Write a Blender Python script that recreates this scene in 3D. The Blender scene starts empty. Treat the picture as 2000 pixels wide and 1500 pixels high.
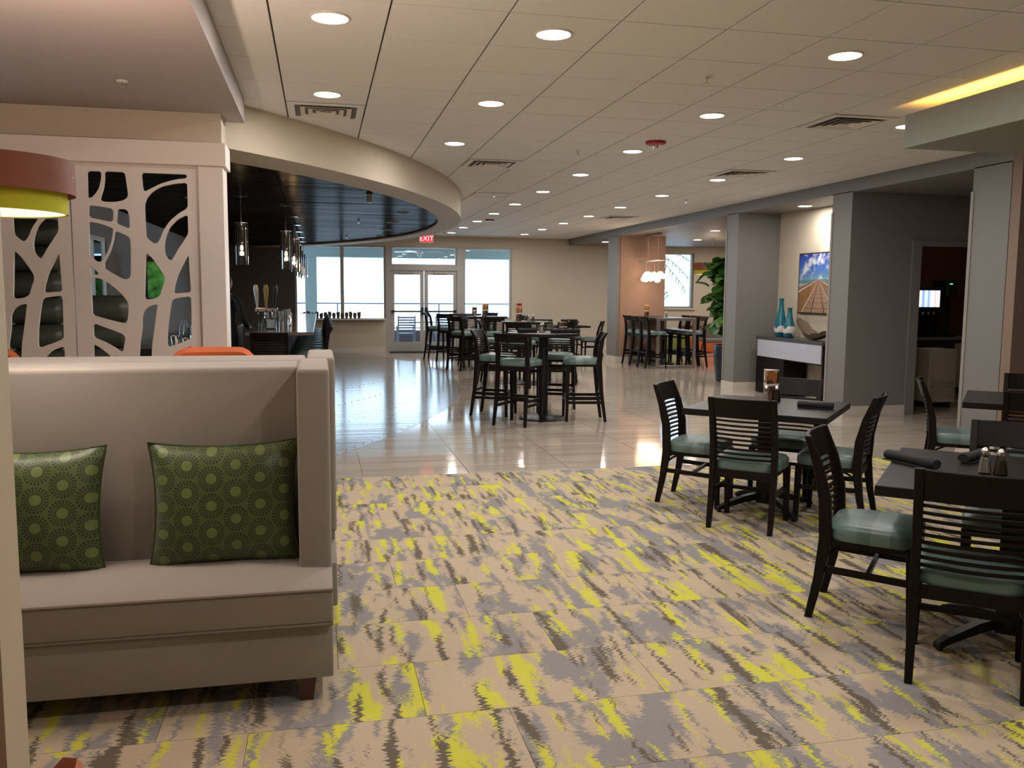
import bpy, bmesh, math, random
from mathutils import Vector, Matrix
random.seed(7)
S = bpy.context.scene
COL = S.collection
PI = math.pi

# ------------------------------------------------------------------ camera, world, exposure
cam = bpy.data.cameras.new('camera'); cam.sensor_width = 36.0; cam.lens = 30.462
cam.clip_start = 0.05; cam.clip_end = 200
co = bpy.data.objects.new('camera', cam); COL.objects.link(co)
_r = Vector((0.97652202, -0.21530223, 0.007049)); _u = Vector((0.0155805, 0.10322782, 0.9945357)); _f = Vector((0.21485341, 0.97107619, -0.10415876))
co.matrix_world = Matrix(((_r.x, _u.x, -_f.x, 0), (_r.y, _u.y, -_f.y, 0), (_r.z, _u.z, -_f.z, 1.55), (0, 0, 0, 1)))
S.camera = co
W = bpy.data.worlds.new('sky'); S.world = W; W.use_nodes = True
WORLD_STRENGTH = 4.6
W.node_tree.nodes['Background'].inputs[0].default_value = (0.60, 0.80, 1.0, 1)
W.node_tree.nodes['Background'].inputs[1].default_value = WORLD_STRENGTH
S.view_settings.view_transform = 'Standard'; S.view_settings.look = 'None'
S.view_settings.gamma = 1.0; S.view_settings.use_curve_mapping = False
S.view_settings.exposure = 0.0
S.cycles.use_adaptive_sampling = True; S.cycles.adaptive_threshold = 0.045
S.cycles.max_bounces = 7; S.cycles.diffuse_bounces = 3; S.cycles.glossy_bounces = 3; S.cycles.transparent_max_bounces = 12
S.cycles.sample_clamp_indirect = 8.0; S.cycles.caustics_reflective = False
DOWNLIGHT_W = 16.0
DOWNLIGHT_COL = (1.0, 0.935, 0.89)
CEIL = 3.01; FARY = 22.7; WX = 6.56; SOFZ = 2.825

# ------------------------------------------------------------------ materials
def newmat(name):
    m = bpy.data.materials.new(name); m.use_nodes = True
    nt = m.node_tree
    return m, nt, nt.nodes['Principled BSDF']
def N(nt, t, **kw):
    n = nt.nodes.new(t)
    for k, v in kw.items():
        if k.startswith('i_'):
            key = k[2:]; key = int(key) if key.isdigit() else key
            n.inputs[key].default_value = v
        else: setattr(n, k, v)
    return n
def L(nt, a, ao, b, bi): nt.links.new(a.outputs[ao], b.inputs[bi])
def c4(c): return (c[0], c[1], c[2], 1.0)
def simple(name, col, rough=0.6, metal=0.0, spec=0.5, var=0.0, scale=8.0, bump=0.0, bscale=200.0, sheen=0.0, coat=0.0):
    m, nt, b = newmat(name)
    b.inputs['Base Color'].default_value = c4(col); b.inputs['Roughness'].default_value = rough
    b.inputs['Metallic'].default_value = metal; b.inputs['Specular IOR Level'].default_value = spec
    if sheen: b.inputs['Sheen Weight'].default_value = sheen
    if coat: b.inputs['Coat Weight'].default_value = coat; b.inputs['Coat Roughness'].default_value = 0.1
    tc = N(nt, 'ShaderNodeTexCoord')
    if var:
        no = N(nt, 'ShaderNodeTexNoise', i_Scale=scale, i_Detail=4.0); L(nt, tc, 'Object', no, 'Vector')
        r = N(nt, 'ShaderNodeMapRange'); r.inputs['To Min'].default_value = 1 - var; r.inputs['To Max'].default_value = 1 + var
        L(nt, no, 'Fac', r, 'Value')
        mx = N(nt, 'ShaderNodeVectorMath', operation='SCALE'); mx.inputs[0].default_value = col[:3]
        L(nt, r, 'Result', mx, 'Scale'); L(nt, mx, 'Vector', b, 'Base Color')
    if bump:
        n2 = N(nt, 'ShaderNodeTexNoise', i_Scale=bscale, i_Detail=2.0); L(nt, tc, 'Object', n2, 'Vector')
        bp = N(nt, 'ShaderNodeBump', i_Strength=bump, i_Distance=0.01); L(nt, n2, 'Fac', bp, 'Height'); L(nt, bp, 'Normal', b, 'Normal')
    return m
def emis(name, col, s):
    m, nt, b = newmat(name); b.inputs['Base Color'].default_value = (0, 0, 0, 1)
    b.inputs['Emission Color'].default_value = c4(col); b.inputs['Emission Strength'].default_value = s
    return m
def glassy(name, tint=(1, 1, 1), rough=0.0, k=1.0):
    m, nt, b = newmat(name); nt.nodes.remove(b)
    out = nt.nodes['Material Output']
    fr = N(nt, 'ShaderNodeFresnel', i_IOR=1.45); tr = N(nt, 'ShaderNodeBsdfTransparent'); tr.inputs[0].default_value = c4(tint)
    gl = N(nt, 'ShaderNodeBsdfGlossy', i_Roughness=rough)
    mu = N(nt, 'ShaderNodeMath', operation='MULTIPLY'); mu.inputs[1].default_value = k; L(nt, fr, 0, mu, 0)
    mx = N(nt, 'ShaderNodeMixShader'); L(nt, mu, 0, mx, 0); L(nt, tr, 0, mx, 1); L(nt, gl, 0, mx, 2); L(nt, mx, 0, out, 0)
    return m
def ramp(nt, stops, interp='LINEAR'):
    r = N(nt, 'ShaderNodeValToRGB'); r.color_ramp.interpolation = interp
    e = r.color_ramp.elements
    while len(e) > 1: e.remove(e[-1])
    e[0].position = stops[0][0]; e[0].color = c4(stops[0][1])
    for p, c in stops[1:]:
        q = e.new(p); q.color = c4(c)
    return r

def carpet_mat():
    m, nt, b = newmat('carpet_print')
    geo = N(nt, 'ShaderNodeNewGeometry'); oi = N(nt, 'ShaderNodeObjectInfo')
    off = N(nt, 'ShaderNodeMath', operation='MULTIPLY'); off.inputs[1].default_value = 37.0; L(nt, oi, 'Random', off, 0)
    cx = N(nt, 'ShaderNodeCombineXYZ'); L(nt, off, 0, cx, 'X'); L(nt, off, 0, cx, 'Y'); L(nt, off, 0, cx, 'Z')
    P = N(nt, 'ShaderNodeVectorMath', operation='ADD'); L(nt, geo, 'Position', P, 0); L(nt, cx, 'Vector', P, 1)
    # horizontal frayed edges: x shifted by noise that is very fine along y
    mp = N(nt, 'ShaderNodeMapping'); mp.inputs['Scale'].default_value = (5, 110, 5); L(nt, P, 'Vector', mp, 'Vector')
    fray = N(nt, 'ShaderNodeTexNoise', i_Scale=1.0, i_Detail=2.0); L(nt, mp, 'Vector', fray, 'Vector')
    fr = N(nt, 'ShaderNodeMapRange'); fr.inputs['From Min'].default_value = 0.3; fr.inputs['From Max'].default_value = 0.7
    fr.inputs['To Min'].default_value = -0.016; fr.inputs['To Max'].default_value = 0.016; L(nt, fray, 'Fac', fr, 'Value')
    fx = N(nt, 'ShaderNodeCombineXYZ'); L(nt, fr, 'Result', fx, 'X')
    Q = N(nt, 'ShaderNodeVectorMath', operation='ADD'); L(nt, P, 'Vector', Q, 0); L(nt, fx, 'Vector', Q, 1)
    def layer(sx, sy, z, lo, hi, detail=2.0, src=Q):
        mm = N(nt, 'ShaderNodeMapping'); mm.inputs['Scale'].default_value = (sx, sy, 1); mm.inputs['Location'].default_value = (z, z * 2, z * 3)
        L(nt, src, 'Vector', mm, 'Vector')
        n = N(nt, 'ShaderNodeTexNoise', i_Scale=1.0, i_Detail=detail, i_Roughness=0.55); L(nt, mm, 'Vector', n, 'Vector')
        r = N(nt, 'ShaderNodeMapRange'); r.inputs['From Min'].default_value = lo; r.inputs['From Max'].default_value = hi; L(nt, n, 'Fac', r, 'Value')
        return r
    def mix(fac, a, bcol):
        x = N(nt, 'ShaderNodeMix', data_type='RGBA'); L(nt, fac, 'Result', x, 'Factor')
        if isinstance(a, tuple): x.inputs[6].default_value = c4(a)
        else: nt.links.new(a.outputs[2], x.inputs[6])
        x.inputs[7].default_value = c4(bcol); return x
    beige = (0.465, 0.375, 0.272); grey = (0.255, 0.24, 0.235); yel = (0.55, 0.535, 0.075); dark = (0.135, 0.112, 0.085)
    x = mix(layer(7, 2.2, 1.3, 0.53, 0.56, 5.0), beige, grey)
    x = mix(layer(12, 1.7, 5.1, 0.572, 0.597, 5.0), x, yel)
    x = mix(layer(24, 3.0, 9.7, 0.63, 0.65, 4.0), x, yel)
    x = mix(layer(15, 1.6, 17.9, 0.595, 0.62, 4.0), x, grey)
    x = mix(layer(20, 1.4, 13.9, 0.60, 0.62, 2.0), x, dark)
    x = mix(layer(16, 2.2, 23.9, 0.65, 0.675, 5.0), x, dark)
    fine = N(nt, 'ShaderNodeTexNoise', i_Scale=340.0, i_Detail=1.0); L(nt, geo, 'Position', fine, 'Vector')
    fr2 = N(nt, 'ShaderNodeMapRange'); fr2.inputs['To Min'].default_value = 0.72; fr2.inputs['To Max'].default_value = 1.28; L(nt, fine, 'Fac', fr2, 'Value')
    sc = N(nt, 'ShaderNodeVectorMath', operation='SCALE'); nt.links.new(x.outputs[2], sc.inputs[0]); L(nt, fr2, 'Result', sc, 'Scale')
    L(nt, sc, 'Vector', b, 'Base Color'); b.inputs['Roughness'].default_value = 0.95; b.inputs['Specular IOR Level'].default_value = 0.1
    bp = N(nt, 'ShaderNodeBump', i_Strength=0.35, i_Distance=0.004); L(nt, fine, 'Fac', bp, 'Height'); L(nt, bp, 'Normal', b, 'Normal')
    return m
def streak_mat(name, stops, sy=16.0, sx=0.7, rough=0.13, jitter=0.10, spec=0.5, wave=0):
    m, nt, b = newmat(name)
    geo = N(nt, 'ShaderNodeNewGeometry'); oi = N(nt, 'ShaderNodeObjectInfo')
    off = N(nt, 'ShaderNodeMath', operation='MULTIPLY'); off.inputs[1].default_value = 50.0; L(nt, oi, 'Random', off, 0)
    cx = N(nt, 'ShaderNodeCombineXYZ'); L(nt, off, 0, cx, 'X'); L(nt, off, 0, cx, 'Y')
    P = N(nt, 'ShaderNodeVectorMath', operation='ADD'); L(nt, geo, 'Position', P, 0); L(nt, cx, 'Vector', P, 1)
    mp = N(nt, 'ShaderNodeMapping'); mp.inputs['Scale'].default_value = (sx, sy, 1); L(nt, P, 'Vector', mp, 'Vector')
    n = N(nt, 'ShaderNodeTexNoise', i_Scale=1.0, i_Detail=4.0, i_Roughness=0.6); L(nt, mp, 'Vector', n, 'Vector')
    r = ramp(nt, stops); L(nt, n, 'Fac', r, 'Fac')
    v = N(nt, 'ShaderNodeMapRange'); v.inputs['To Min'].default_value = 1 - jitter; v.inputs['To Max'].default_value = 1 + jitter; L(nt, oi, 'Random', v, 'Value')
    sc = N(nt, 'ShaderNodeVectorMath', operation='SCALE'); L(nt, r, 'Color', sc, 0); L(nt, v, 'Result', sc, 'Scale')
    L(nt, sc, 'Vector', b, 'Base Color'); b.inputs['Roughness'].default_value = rough; b.inputs['Specular IOR Level'].default_value = spec
    if wave:
        m2 = N(nt, 'ShaderNodeMapping'); m2.inputs['Scale'].default_value = (0.9, wave, 1); L(nt, P, 'Vector', m2, 'Vector')
        n2 = N(nt, 'ShaderNodeTexNoise', i_Scale=1.0, i_Detail=1.0); L(nt, m2, 'Vector', n2, 'Vector')
        bp = N(nt, 'ShaderNodeBump', i_Strength=1.0, i_Distance=0.0012); L(nt, n2, 'Fac', bp, 'Height'); L(nt, bp, 'Normal', b, 'Normal')
    return m
def seat_mat():
    m, nt, b = newmat('teal_vinyl')
    tc = N(nt, 'ShaderNodeTexCoord'); sp = N(nt, 'ShaderNodeSeparateXYZ'); L(nt, tc, 'Object', sp, 0)
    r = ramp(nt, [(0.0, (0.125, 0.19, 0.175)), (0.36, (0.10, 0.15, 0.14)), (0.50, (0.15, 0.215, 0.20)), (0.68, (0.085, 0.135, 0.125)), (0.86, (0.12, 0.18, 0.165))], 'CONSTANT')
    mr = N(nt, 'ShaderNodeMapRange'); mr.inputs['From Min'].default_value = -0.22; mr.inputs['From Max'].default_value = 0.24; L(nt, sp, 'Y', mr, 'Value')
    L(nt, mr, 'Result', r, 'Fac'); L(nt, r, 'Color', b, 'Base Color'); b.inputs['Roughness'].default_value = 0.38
    return m
def pillow_mat():
    m, nt, b = newmat('green_ring_fabric')
    tc = N(nt, 'ShaderNodeTexCoord'); sp = N(nt, 'ShaderNodeSeparateXYZ'); L(nt, tc, 'Object', sp, 0)
    def M(op, a, bb=None, c=None):
        n = N(nt, 'ShaderNodeMath', operation=op)
        for i, v in enumerate((a, bb, c)):
            if v is None: continue
            if isinstance(v, (int, float)): n.inputs[i].default_value = v
            else: nt.links.new(v, n.inputs[i])
        return n.outputs[0]
    s = 0.104; h = s * 1.0
    u0 = M('DIVIDE', sp.outputs['X'], s * 0.87); col = M('FLOOR', u0); fu = M('SUBTRACT', M('FRACT', u0), 0.5)
    odd = M('MULTIPLY', M('PINGPONG', col, 1.0), 0.5)
    fv = M('SUBTRACT', M('FRACT', M('ADD', M('DIVIDE', sp.outputs['Z'], s), odd)), 0.5)
    fu2 = M('MULTIPLY', fu, 0.87)
    rad = M('SQRT', M('ADD', M('MULTIPLY', fu2, fu2), M('MULTIPLY', fv, fv))); ang = M('ARCTAN2', fv, fu2)
    disc = M('LESS_THAN', rad, 0.19)
    def dots(r0, w, n):
        ring = M('LESS_THAN', M('ABSOLUTE', M('SUBTRACT', rad, r0)), w)
        return M('MULTIPLY', ring, M('GREATER_THAN', M('SINE', M('MULTIPLY', ang, n)), -0.1))
    d = M('MAXIMUM', M('MAXIMUM', dots(0.43, 0.036, 22.0), dots(0.34, 0.028, 22.0)), M('MAXIMUM', dots(0.27, 0.016, 24.0), M('LESS_THAN', M('ABSOLUTE', M('SUBTRACT', rad, 0.22)), 0.012)))
    x = N(nt, 'ShaderNodeMix', data_type='RGBA'); nt.links.new(disc, x.inputs[0]); x.inputs[6].default_value = (0.062, 0.095, 0.018, 1); x.inputs[7].default_value = (0.12, 0.17, 0.04, 1)
    y = N(nt, 'ShaderNodeMix', data_type='RGBA'); nt.links.new(d, y.inputs[0]); nt.links.new(x.outputs[2], y.inputs[6]); y.inputs[7].default_value = (0.006, 0.010, 0.003, 1)
    nt.links.new(y.outputs[2], b.inputs['Base Color']); b.inputs['Roughness'].default_value = 0.42; b.inputs['Sheen Weight'].default_value = 0.3
    return m
def card_mat():
    m, nt, b = newmat('menu_photos')
    tc = N(nt, 'ShaderNodeTexCoord'); mp = N(nt, 'ShaderNodeMapping'); mp.inputs['Scale'].default_value = (22, 22, 14); L(nt, tc, 'Object', mp, 'Vector')
    v = N(nt, 'ShaderNodeTexVoronoi', distance='CHEBYCHEV', i_Scale=1.0); L(nt, mp, 'Vector', v, 'Vector')
    sp = N(nt, 'ShaderNodeSeparateColor'); L(nt, v, 'Color', sp, 0)
    r = ramp(nt, [(0, (0.03, 0.02, 0.015)), (0.3, (0.35, 0.13, 0.04)), (0.5, (0.75, 0.68, 0.55)), (0.65, (0.10, 0.05, 0.03)), (0.8, (0.5, 0.28, 0.10)), (0.92, (0.8, 0.78, 0.72))], 'CONSTANT')
    L(nt, sp, 'Red', r, 'Fac')
    n = N(nt, 'ShaderNodeTexNoise', i_Scale=90.0, i_Detail=3.0); L(nt, tc, 'Object', n, 'Vector')
    x = N(nt, 'ShaderNodeMix', data_type='RGBA', blend_type='OVERLAY'); x.inputs[0].default_value = 0.8; L(nt, r, 'Color', x, 6)
    L(nt, n, 'Color', x, 7); nt.links.new(x.outputs[2], b.inputs['Base Color']); b.inputs['Roughness'].default_value = 0.25
    return m

M = {}
M['carpet'] = carpet_mat()
M['tile'] = streak_mat('striated_porcelain', [(0.25, (0.33, 0.27, 0.21)), (0.5, (0.45, 0.385, 0.315)), (0.75, (0.56, 0.50, 0.43))], 15, 0.6, 0.085, 0.07, 0.85)
M['plank'] = streak_mat('wood_look_plank', [(0.3, (0.22, 0.20, 0.19)), (0.55, (0.32, 0.30, 0.285)), (0.75, (0.40, 0.38, 0.36))], 30, 0.9, 0.15, 0.16, 1.0, 7)
M['grout'] = simple('grout', (0.085, 0.078, 0.07), 0.8)
M['underlay'] = simple('underlay', (0.16, 0.13, 0.09), 0.95)
M['ceil'] = simple('ceiling_tile_white', (0.80, 0.79, 0.765), 0.9, var=0.03, scale=30, bump=0.1, bscale=400, spec=0.2)
M['grid'] = simple('ceiling_grid_grey', (0.06, 0.056, 0.05), 0.7)
M['drywall'] = simple('cream_paint', (0.56, 0.49, 0.385), 0.7, var=0.02, spec=0.3)
M['soffit'] = simple('mauve_grey_paint', (0.37, 0.325, 0.31), 0.55, spec=0.4)
M['gray'] = simple('blue_grey_paint', (0.205, 0.196, 0.184), 0.55, spec=0.5)
M['peach'] = simple('terracotta_paint', (0.34, 0.215, 0.16), 0.65)
M['darkwall'] = simple('dark_taupe_paint', (0.09, 0.08, 0.07), 0.75)  # shade of the unlit bar end put into the wall's base colour
M['bluewall'] = simple('pale_grey_paint', (0.34, 0.35, 0.36), 0.7)
M['trim'] = simple('white_trim', (0.62, 0.57, 0.50), 0.45)
M['white'] = simple('white_lacquer', (0.76, 0.69, 0.64), 0.45)
M['darkceil'] = streak_mat('glossy_dark_ceiling_plank', [(0.3, (0.008, 0.007, 0.007)), (0.7, (0.030, 0.024, 0.022))], 18, 0.4, 0.30, 0.15, 0.0)
_nt = M['darkceil'].node_tree; _b = _nt.nodes['Principled BSDF']; _b.inputs['IOR'].default_value = 1.0; _o = _nt.nodes['Material Output']
_g = N(_nt, 'ShaderNodeBsdfGlossy', i_Roughness=0.20); _m = N(_nt, 'ShaderNodeMixShader'); _m.inputs[0].default_value = 0.06
_ge = N(_nt, 'ShaderNodeNewGeometry'); _mp = N(_nt, 'ShaderNodeMapping'); _mp.inputs['Scale'].default_value = (0.5, 14, 1); L(_nt, _ge, 'Position', _mp, 'Vector')
_no = N(_nt, 'ShaderNodeTexNoise', i_Scale=1.0, i_Detail=3.0); L(_nt, _mp, 'Vector', _no, 'Vector')
_r = N(_nt, 'ShaderNodeMapRange'); _r.inputs['From Min'].default_value = .3; _r.inputs['From Max'].default_value = .7; _r.inputs['To Min'].default_value = .02; _r.inputs['To Max'].default_value = .11; L(_nt, _no, 'Fac', _r, 'Value'); L(_nt, _r, 'Result', _m, 0)
L(_nt, _b, 0, _m, 1); L(_nt, _g, 0, _m, 2); L(_nt, _m, 0, _o, 0)
M['wood'] = simple('espresso_wood', (0.010, 0.006, 0.0055), 0.42, var=0.25, scale=30, spec=0.16)
M['woodtop'] = simple('espresso_table_top', (0.014, 0.011, 0.0105), 0.36, var=0.15, scale=14, spec=0.2)
M['blackmetal'] = simple('black_metal', (0.012, 0.012, 0.012), 0.45, 0.3)
M['seat'] = seat_mat()
M['bench'] = simple('taupe_upholstery', (0.31, 0.272, 0.235), 0.85, var=0.06, scale=5, bump=0.25, bscale=900, sheen=0.25, spec=0.25)
M['piping'] = simple('taupe_piping', (0.20, 0.155, 0.12), 0.85)
M['pillow'] = pillow_mat()
M['pillowcord'] = simple('dark_green_cord', (0.035, 0.05, 0.012), 0.7)
M['orange'] = simple('orange_felt', (0.58, 0.115, 0.022), 0.85, var=0.06, scale=14, sheen=0.3)
M['olive'] = simple('olive_vinyl', (0.075, 0.078, 0.055), 0.38, var=0.1, scale=5)
M['shadebrown'] = streak_mat('brown_veneer_shade', [(0.3, (0.13, 0.033, 0.013)), (0.7, (0.25, 0.07, 0.028))], 0.7, 0.7, 0.5, 0.0)
M['shadelime'] = simple('lime_fabric_shade', (0.50, 0.52, 0.02), 0.8)
M['diffuser'] = emis('lit_diffuser', (1.0, 0.80, 0.66), 1.3)
M['lampon'] = emis('lamp_glow', (1.0, 0.93, 0.80), 14.0)
M['ringwhite'] = simple('white_metal_ring', (0.75, 0.70, 0.62), 0.5)
M['alu'] = simple('pale_aluminium_frame', (0.42, 0.40, 0.37), 0.45, 0.2)
M['steel'] = simple('brushed_steel', (0.42, 0.38, 0.34), 0.34, 0.85)
M['chrome'] = simple('chrome', (0.75, 0.74, 0.72), 0.12, 1.0)
M['glass'] = glassy('window_glass', (0.97, 0.99, 1.0))
M['clear'] = glassy('clear_glass', (0.93, 0.93, 0.93), 0.02, 1.6)
M['shakerglass'] = glassy('shaker_glass', (0.85, 0.82, 0.78), 0.1, 2.2)
M['granite'] = simple('grey_granite', (0.16, 0.14, 0.13), 0.10, var=0.5, scale=120, spec=0.8)
M['bluevase'] = simple('teal_glaze', (0.006, 0.10, 0.15), 0.22)
M['whiteglaze'] = simple('white_glaze', (0.62, 0.60, 0.56), 0.35)
M['driftwood'] = simple('driftwood', (0.11, 0.075, 0.045), 0.85, var=0.5, scale=25, bump=0.8, bscale=40)
M['bluegreydrawer'] = simple('pale_blue_lacquer', (0.50, 0.53, 0.62), 0.35)
M['leaf'] = simple('fig_leaf', (0.045, 0.13, 0.02), 0.38, var=0.4, scale=6)
M['leaflight'] = simple('young_fig_leaf', (0.10, 0.22, 0.03), 0.4)
M['stem'] = simple('stem_bark', (0.12, 0.08, 0.05), 0.9)
M['pot'] = simple('dark_blue_pot', (0.02, 0.024, 0.03), 0.3)
M['napkin'] = simple('black_cloth', (0.010, 0.010, 0.012), 0.85, bump=0.4, bscale=300)
M['card'] = card_mat()
M['red'] = simple('red_plastic', (0.35, 0.012, 0.015), 0.35)
M['redlens'] = emis('exit_red', (1.0, 0.03, 0.05), 1.5)
M['pinkletters'] = emis('exit_letters', (1.0, 0.42, 0.40), 2.2)
M['black'] = simple('black_plastic', (0.012, 0.012, 0.013), 0.35)
M['led'] = emis('amber_led', (1.0, 0.46, 0.09), 40.0)
M['bulb'] = emis('warm_filament', (1.0, 0.50, 0.18), 12.0)
M['globe'] = emis('lit_globe', (1.0, 0.74, 0.50), 9.0)
M['salt'] = simple('salt', (0.75, 0.73, 0.70), 0.6)
M['pepper'] = simple('pepper', (0.10, 0.07, 0.045), 0.8)
M['ottgreen'] = simple('green_vinyl', (0.16, 0.17, 0.03), 0.6)
M['greychair'] = simple('warm_grey_felt', (0.13, 0.11, 0.09), 0.85)
M['walnut'] = simple('walnut', (0.07, 0.028, 0.015), 0.5)
M['parapet'] = simple('brown_stucco', (0.16, 0.12, 0.13), 0.9)
M['porchpaint'] = simple('porch_paint', (0.42, 0.50, 0.50), 0.8)
M['outmetal'] = simple('silver_outdoor_metal', (0.30, 0.33, 0.42), 0.5, 0.2)
M['concrete'] = simple('concrete', (0.45, 0.44, 0.42), 0.9)
M['bark'] = simple('palm_bark', (0.16, 0.12, 0.09), 0.95, var=0.5, scale=20)
M['palm'] = simple('palm_frond', (0.03, 0.07, 0.025), 0.6)
M['skin'] = simple('skin', (0.42, 0.22, 0.15), 0.55)
M['hair'] = simple('dark_hair', (0.012, 0.009, 0.008), 0.6)
M['shirt'] = simple('black_shirt', (0.012, 0.012, 0.013), 0.85)
M['trousers'] = simple('dark_trousers', (0.016, 0.016, 0.02), 0.85)
M['brownroom'] = simple('rust_brown_paint', (0.10, 0.035, 0.015), 0.8)
M['amberlaq'] = simple('amber_beer_handle', (0.45, 0.30, 0.06), 0.3)
M['cocoa'] = simple('dark_cabinet', (0.03, 0.02, 0.016), 0.5)
M['caddy'] = simple('pale_blue_paper', (0.50, 0.58, 0.62), 0.6)
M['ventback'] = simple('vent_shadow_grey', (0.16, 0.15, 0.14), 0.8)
M['guard'] = simple('corner_guard_grey', (0.27, 0.255, 0.225), 0.5)
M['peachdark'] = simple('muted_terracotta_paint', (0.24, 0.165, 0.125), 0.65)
M['gate'] = simple('pale_cream_metal', (0.50, 0.42, 0.31), 0.55)

# ------------------------------------------------------------------ mesh helpers
class MB:
    def __init__(s): s.v = []; s.f = []; s.m = []; s.cur = 0
    def add(s, vs, fs):
        o = len(s.v); s.v += [tuple(v) for v in vs]
        for f in fs: s.f.append(tuple(i + o for i in f)); s.m.append(s.cur)
        return s
    def box(s, x0, y0, z0, x1, y1, z1):
        return s.add([(x0, y0, z0), (x1, y0, z0), (x1, y1, z0), (x0, y1, z0), (x0, y0, z1), (x1, y0, z1), (x1, y1, z1), (x0, y1, z1)],
                     [(0, 3, 2, 1), (4, 5, 6, 7), (0, 1, 5, 4), (1, 2, 6, 5), (2, 3, 7, 6), (3, 0, 4, 7)])
    def obox(s, c, sz, rot=None):
        hx, hy, hz = sz[0] / 2, sz[1] / 2, sz[2] / 2
        R = rot if rot is not None else Matrix.Identity(3); c = Vector(c)
        vs = [c + R @ Vector((a * hx, b_ * hy, d * hz)) for d in (-1, 1) for a, b_ in ((-1, -1), (1, -1), (1, 1), (-1, 1))]
        return s.add(vs, [(0, 3, 2, 1), (4, 5, 6, 7), (0, 1, 5, 4), (1, 2, 6, 5), (2, 3, 7, 6), (3, 0, 4, 7)])
    def prism(s, poly, z0, z1):
        a = sum(poly[i][0] * poly[(i + 1) % len(poly)][1] - poly[(i + 1) % len(poly)][0] * poly[i][1] for i in range(len(poly)))
        if a < 0: poly = poly[::-1]
        n = len(poly)
        vs = [(x, y, z0) for x, y in poly] + [(x, y, z1) for x, y in poly]
        fs = [tuple(range(n - 1, -1, -1)), tuple(range(n, 2 * n))] + [(i, (i + 1) % n, n + (i + 1) % n, n + i) for i in range(n)]
        return s.add(vs, fs)
    def loft(s, secs, cap=True):
        n = len(secs[0]); vs = [p for q in secs for p in q]; fs = []
        for k in range(len(secs) - 1):
            for i in range(n):
                j = (i + 1) % n; fs.append((k * n + i, k * n + j, (k + 1) * n + j, (k + 1) * n + i))
        if cap: fs.append(tuple(range(n - 1, -1, -1))); fs.append(tuple((len(secs) - 1) * n + i for i in range(n)))
        return s.add(vs, fs)
    def lathe(s, prof, seg=20, c=(0, 0, 0), cap=True, R=None):
        secs = []
        for r, z in prof:
            q = []
            for i in range(seg):
                a = 2 * PI * i / seg; p = Vector((max(r, 1e-4) * math.cos(a), max(r, 1e-4) * math.sin(a), z))
                if R is not None: p = R @ p
                q.append((p.x + c[0], p.y + c[1], p.z + c[2]))
            secs.append(q)
        return s.loft(secs, cap)
    def tube(s, pts, r, seg=8, cap=True):
        pts = [Vector(p) for p in pts]; secs = []
        rr = r if isinstance(r, (list, tuple)) else [r] * len(pts)
        for i, p in enumerate(pts):
            t = (pts[min(i + 1, len(pts) - 1)] - pts[max(i - 1, 0)]).normalized()
            up = Vector((0, 0, 1)) if abs(t.z) < 0.9 else Vector((0, 1, 0))
            a = t.cross(up).normalized(); b_ = a.cross(t).normalized()
            secs.append([tuple(p + (a * math.cos(2 * PI * k / seg) + b_ * math.sin(2 * PI * k / seg)) * rr[i]) for k in range(seg)])
        return s.loft(secs, cap)
    def bar(s, p0, p1, w, h):
        p0 = Vector(p0); p1 = Vector(p1); t = (p1 - p0).normalized()
        up = Vector((0, 0, 1)) if abs(t.z) < 0.9 else Vector((0, 1, 0))
        a = t.cross(up).normalized(); b_ = a.cross(t).normalized()
        return s.loft([[tuple(p + a * (x * w / 2) + b_ * (y * h / 2)) for x, y in ((-1, -1), (1, -1), (1, 1), (-1, 1))] for p in (p0, p1)])
    def sphere(s, c, r, seg=12, rings=8, sc=(1, 1, 1)):
        secs = []
        for k in range(rings + 1):
            t = PI * k / rings; rr = max(math.sin(t), 1e-3) * r; z = -math.cos(t) * r
            secs.append([(c[0] + rr * math.cos(2 * PI * i / seg) * sc[0], c[1] + rr * math.sin(2 * PI * i / seg) * sc[1], c[2] + z * sc[2]) for i in range(seg)])
        return s.loft(secs)
    def mesh(s, name, mats, bevel=0, segs=2, smooth=False):
        me = bpy.data.meshes.new(name); me.from_pydata(s.v, [], s.f)
        mats = mats if isinstance(mats, (list, tuple)) else [mats]
        for m in mats: me.materials.append(M[m])
        me.polygons.foreach_set('material_index', s.m)
        bm = bmesh.new(); bm.from_mesh(me); bmesh.ops.recalc_face_normals(bm, faces=bm.faces)
        if bevel:
            ed = [e for e in bm.edges if len(e.link_faces) == 2 and e.calc_face_angle(0) > 0.6]
            bmesh.ops.bevel(bm, geom=ed, offset=bevel, segments=segs, profile=0.6, affect='EDGES', clamp_overlap=True)
        if smooth:
            for f in bm.faces: f.smooth = True
            for e in bm.edges:
                if len(e.link_faces) == 2 and e.calc_face_angle(0) > (1.0 if bevel else 0.7): e.smooth = False
        bm.to_mesh(me); bm.free(); me.update()
        return me
    def build(s, name, mats, parent=None, bevel=0, segs=2, smooth=False, loc=None):
        o = bpy.data.objects.new(name, s.mesh(name, mats, bevel, segs, smooth)); COL.objects.link(o)
        if parent: o.parent = parent
        if loc: o.location = loc
        return o
def inst(name, me, parent=None, loc=(0, 0, 0), rz=0.0):
    o = bpy.data.objects.new(name, me); COL.objects.link(o); o.location = loc; o.rotation_euler.z = rz
    if parent: o.parent = parent
    return o
def empty(name, loc=(0, 0, 0), rz=0.0, parent=None):
    o = bpy.data.objects.new(name, None); COL.objects.link(o); o.location = loc; o.rotation_euler.z = rz
    o.empty_display_size = 0.1
    if parent: o.parent = parent
    return o
def tag(o, label=None, cat=None, group=None):
    if label: o['label'] = label
    if cat: o['category'] = cat
    if group: o['group'] = group
    return o
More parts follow.
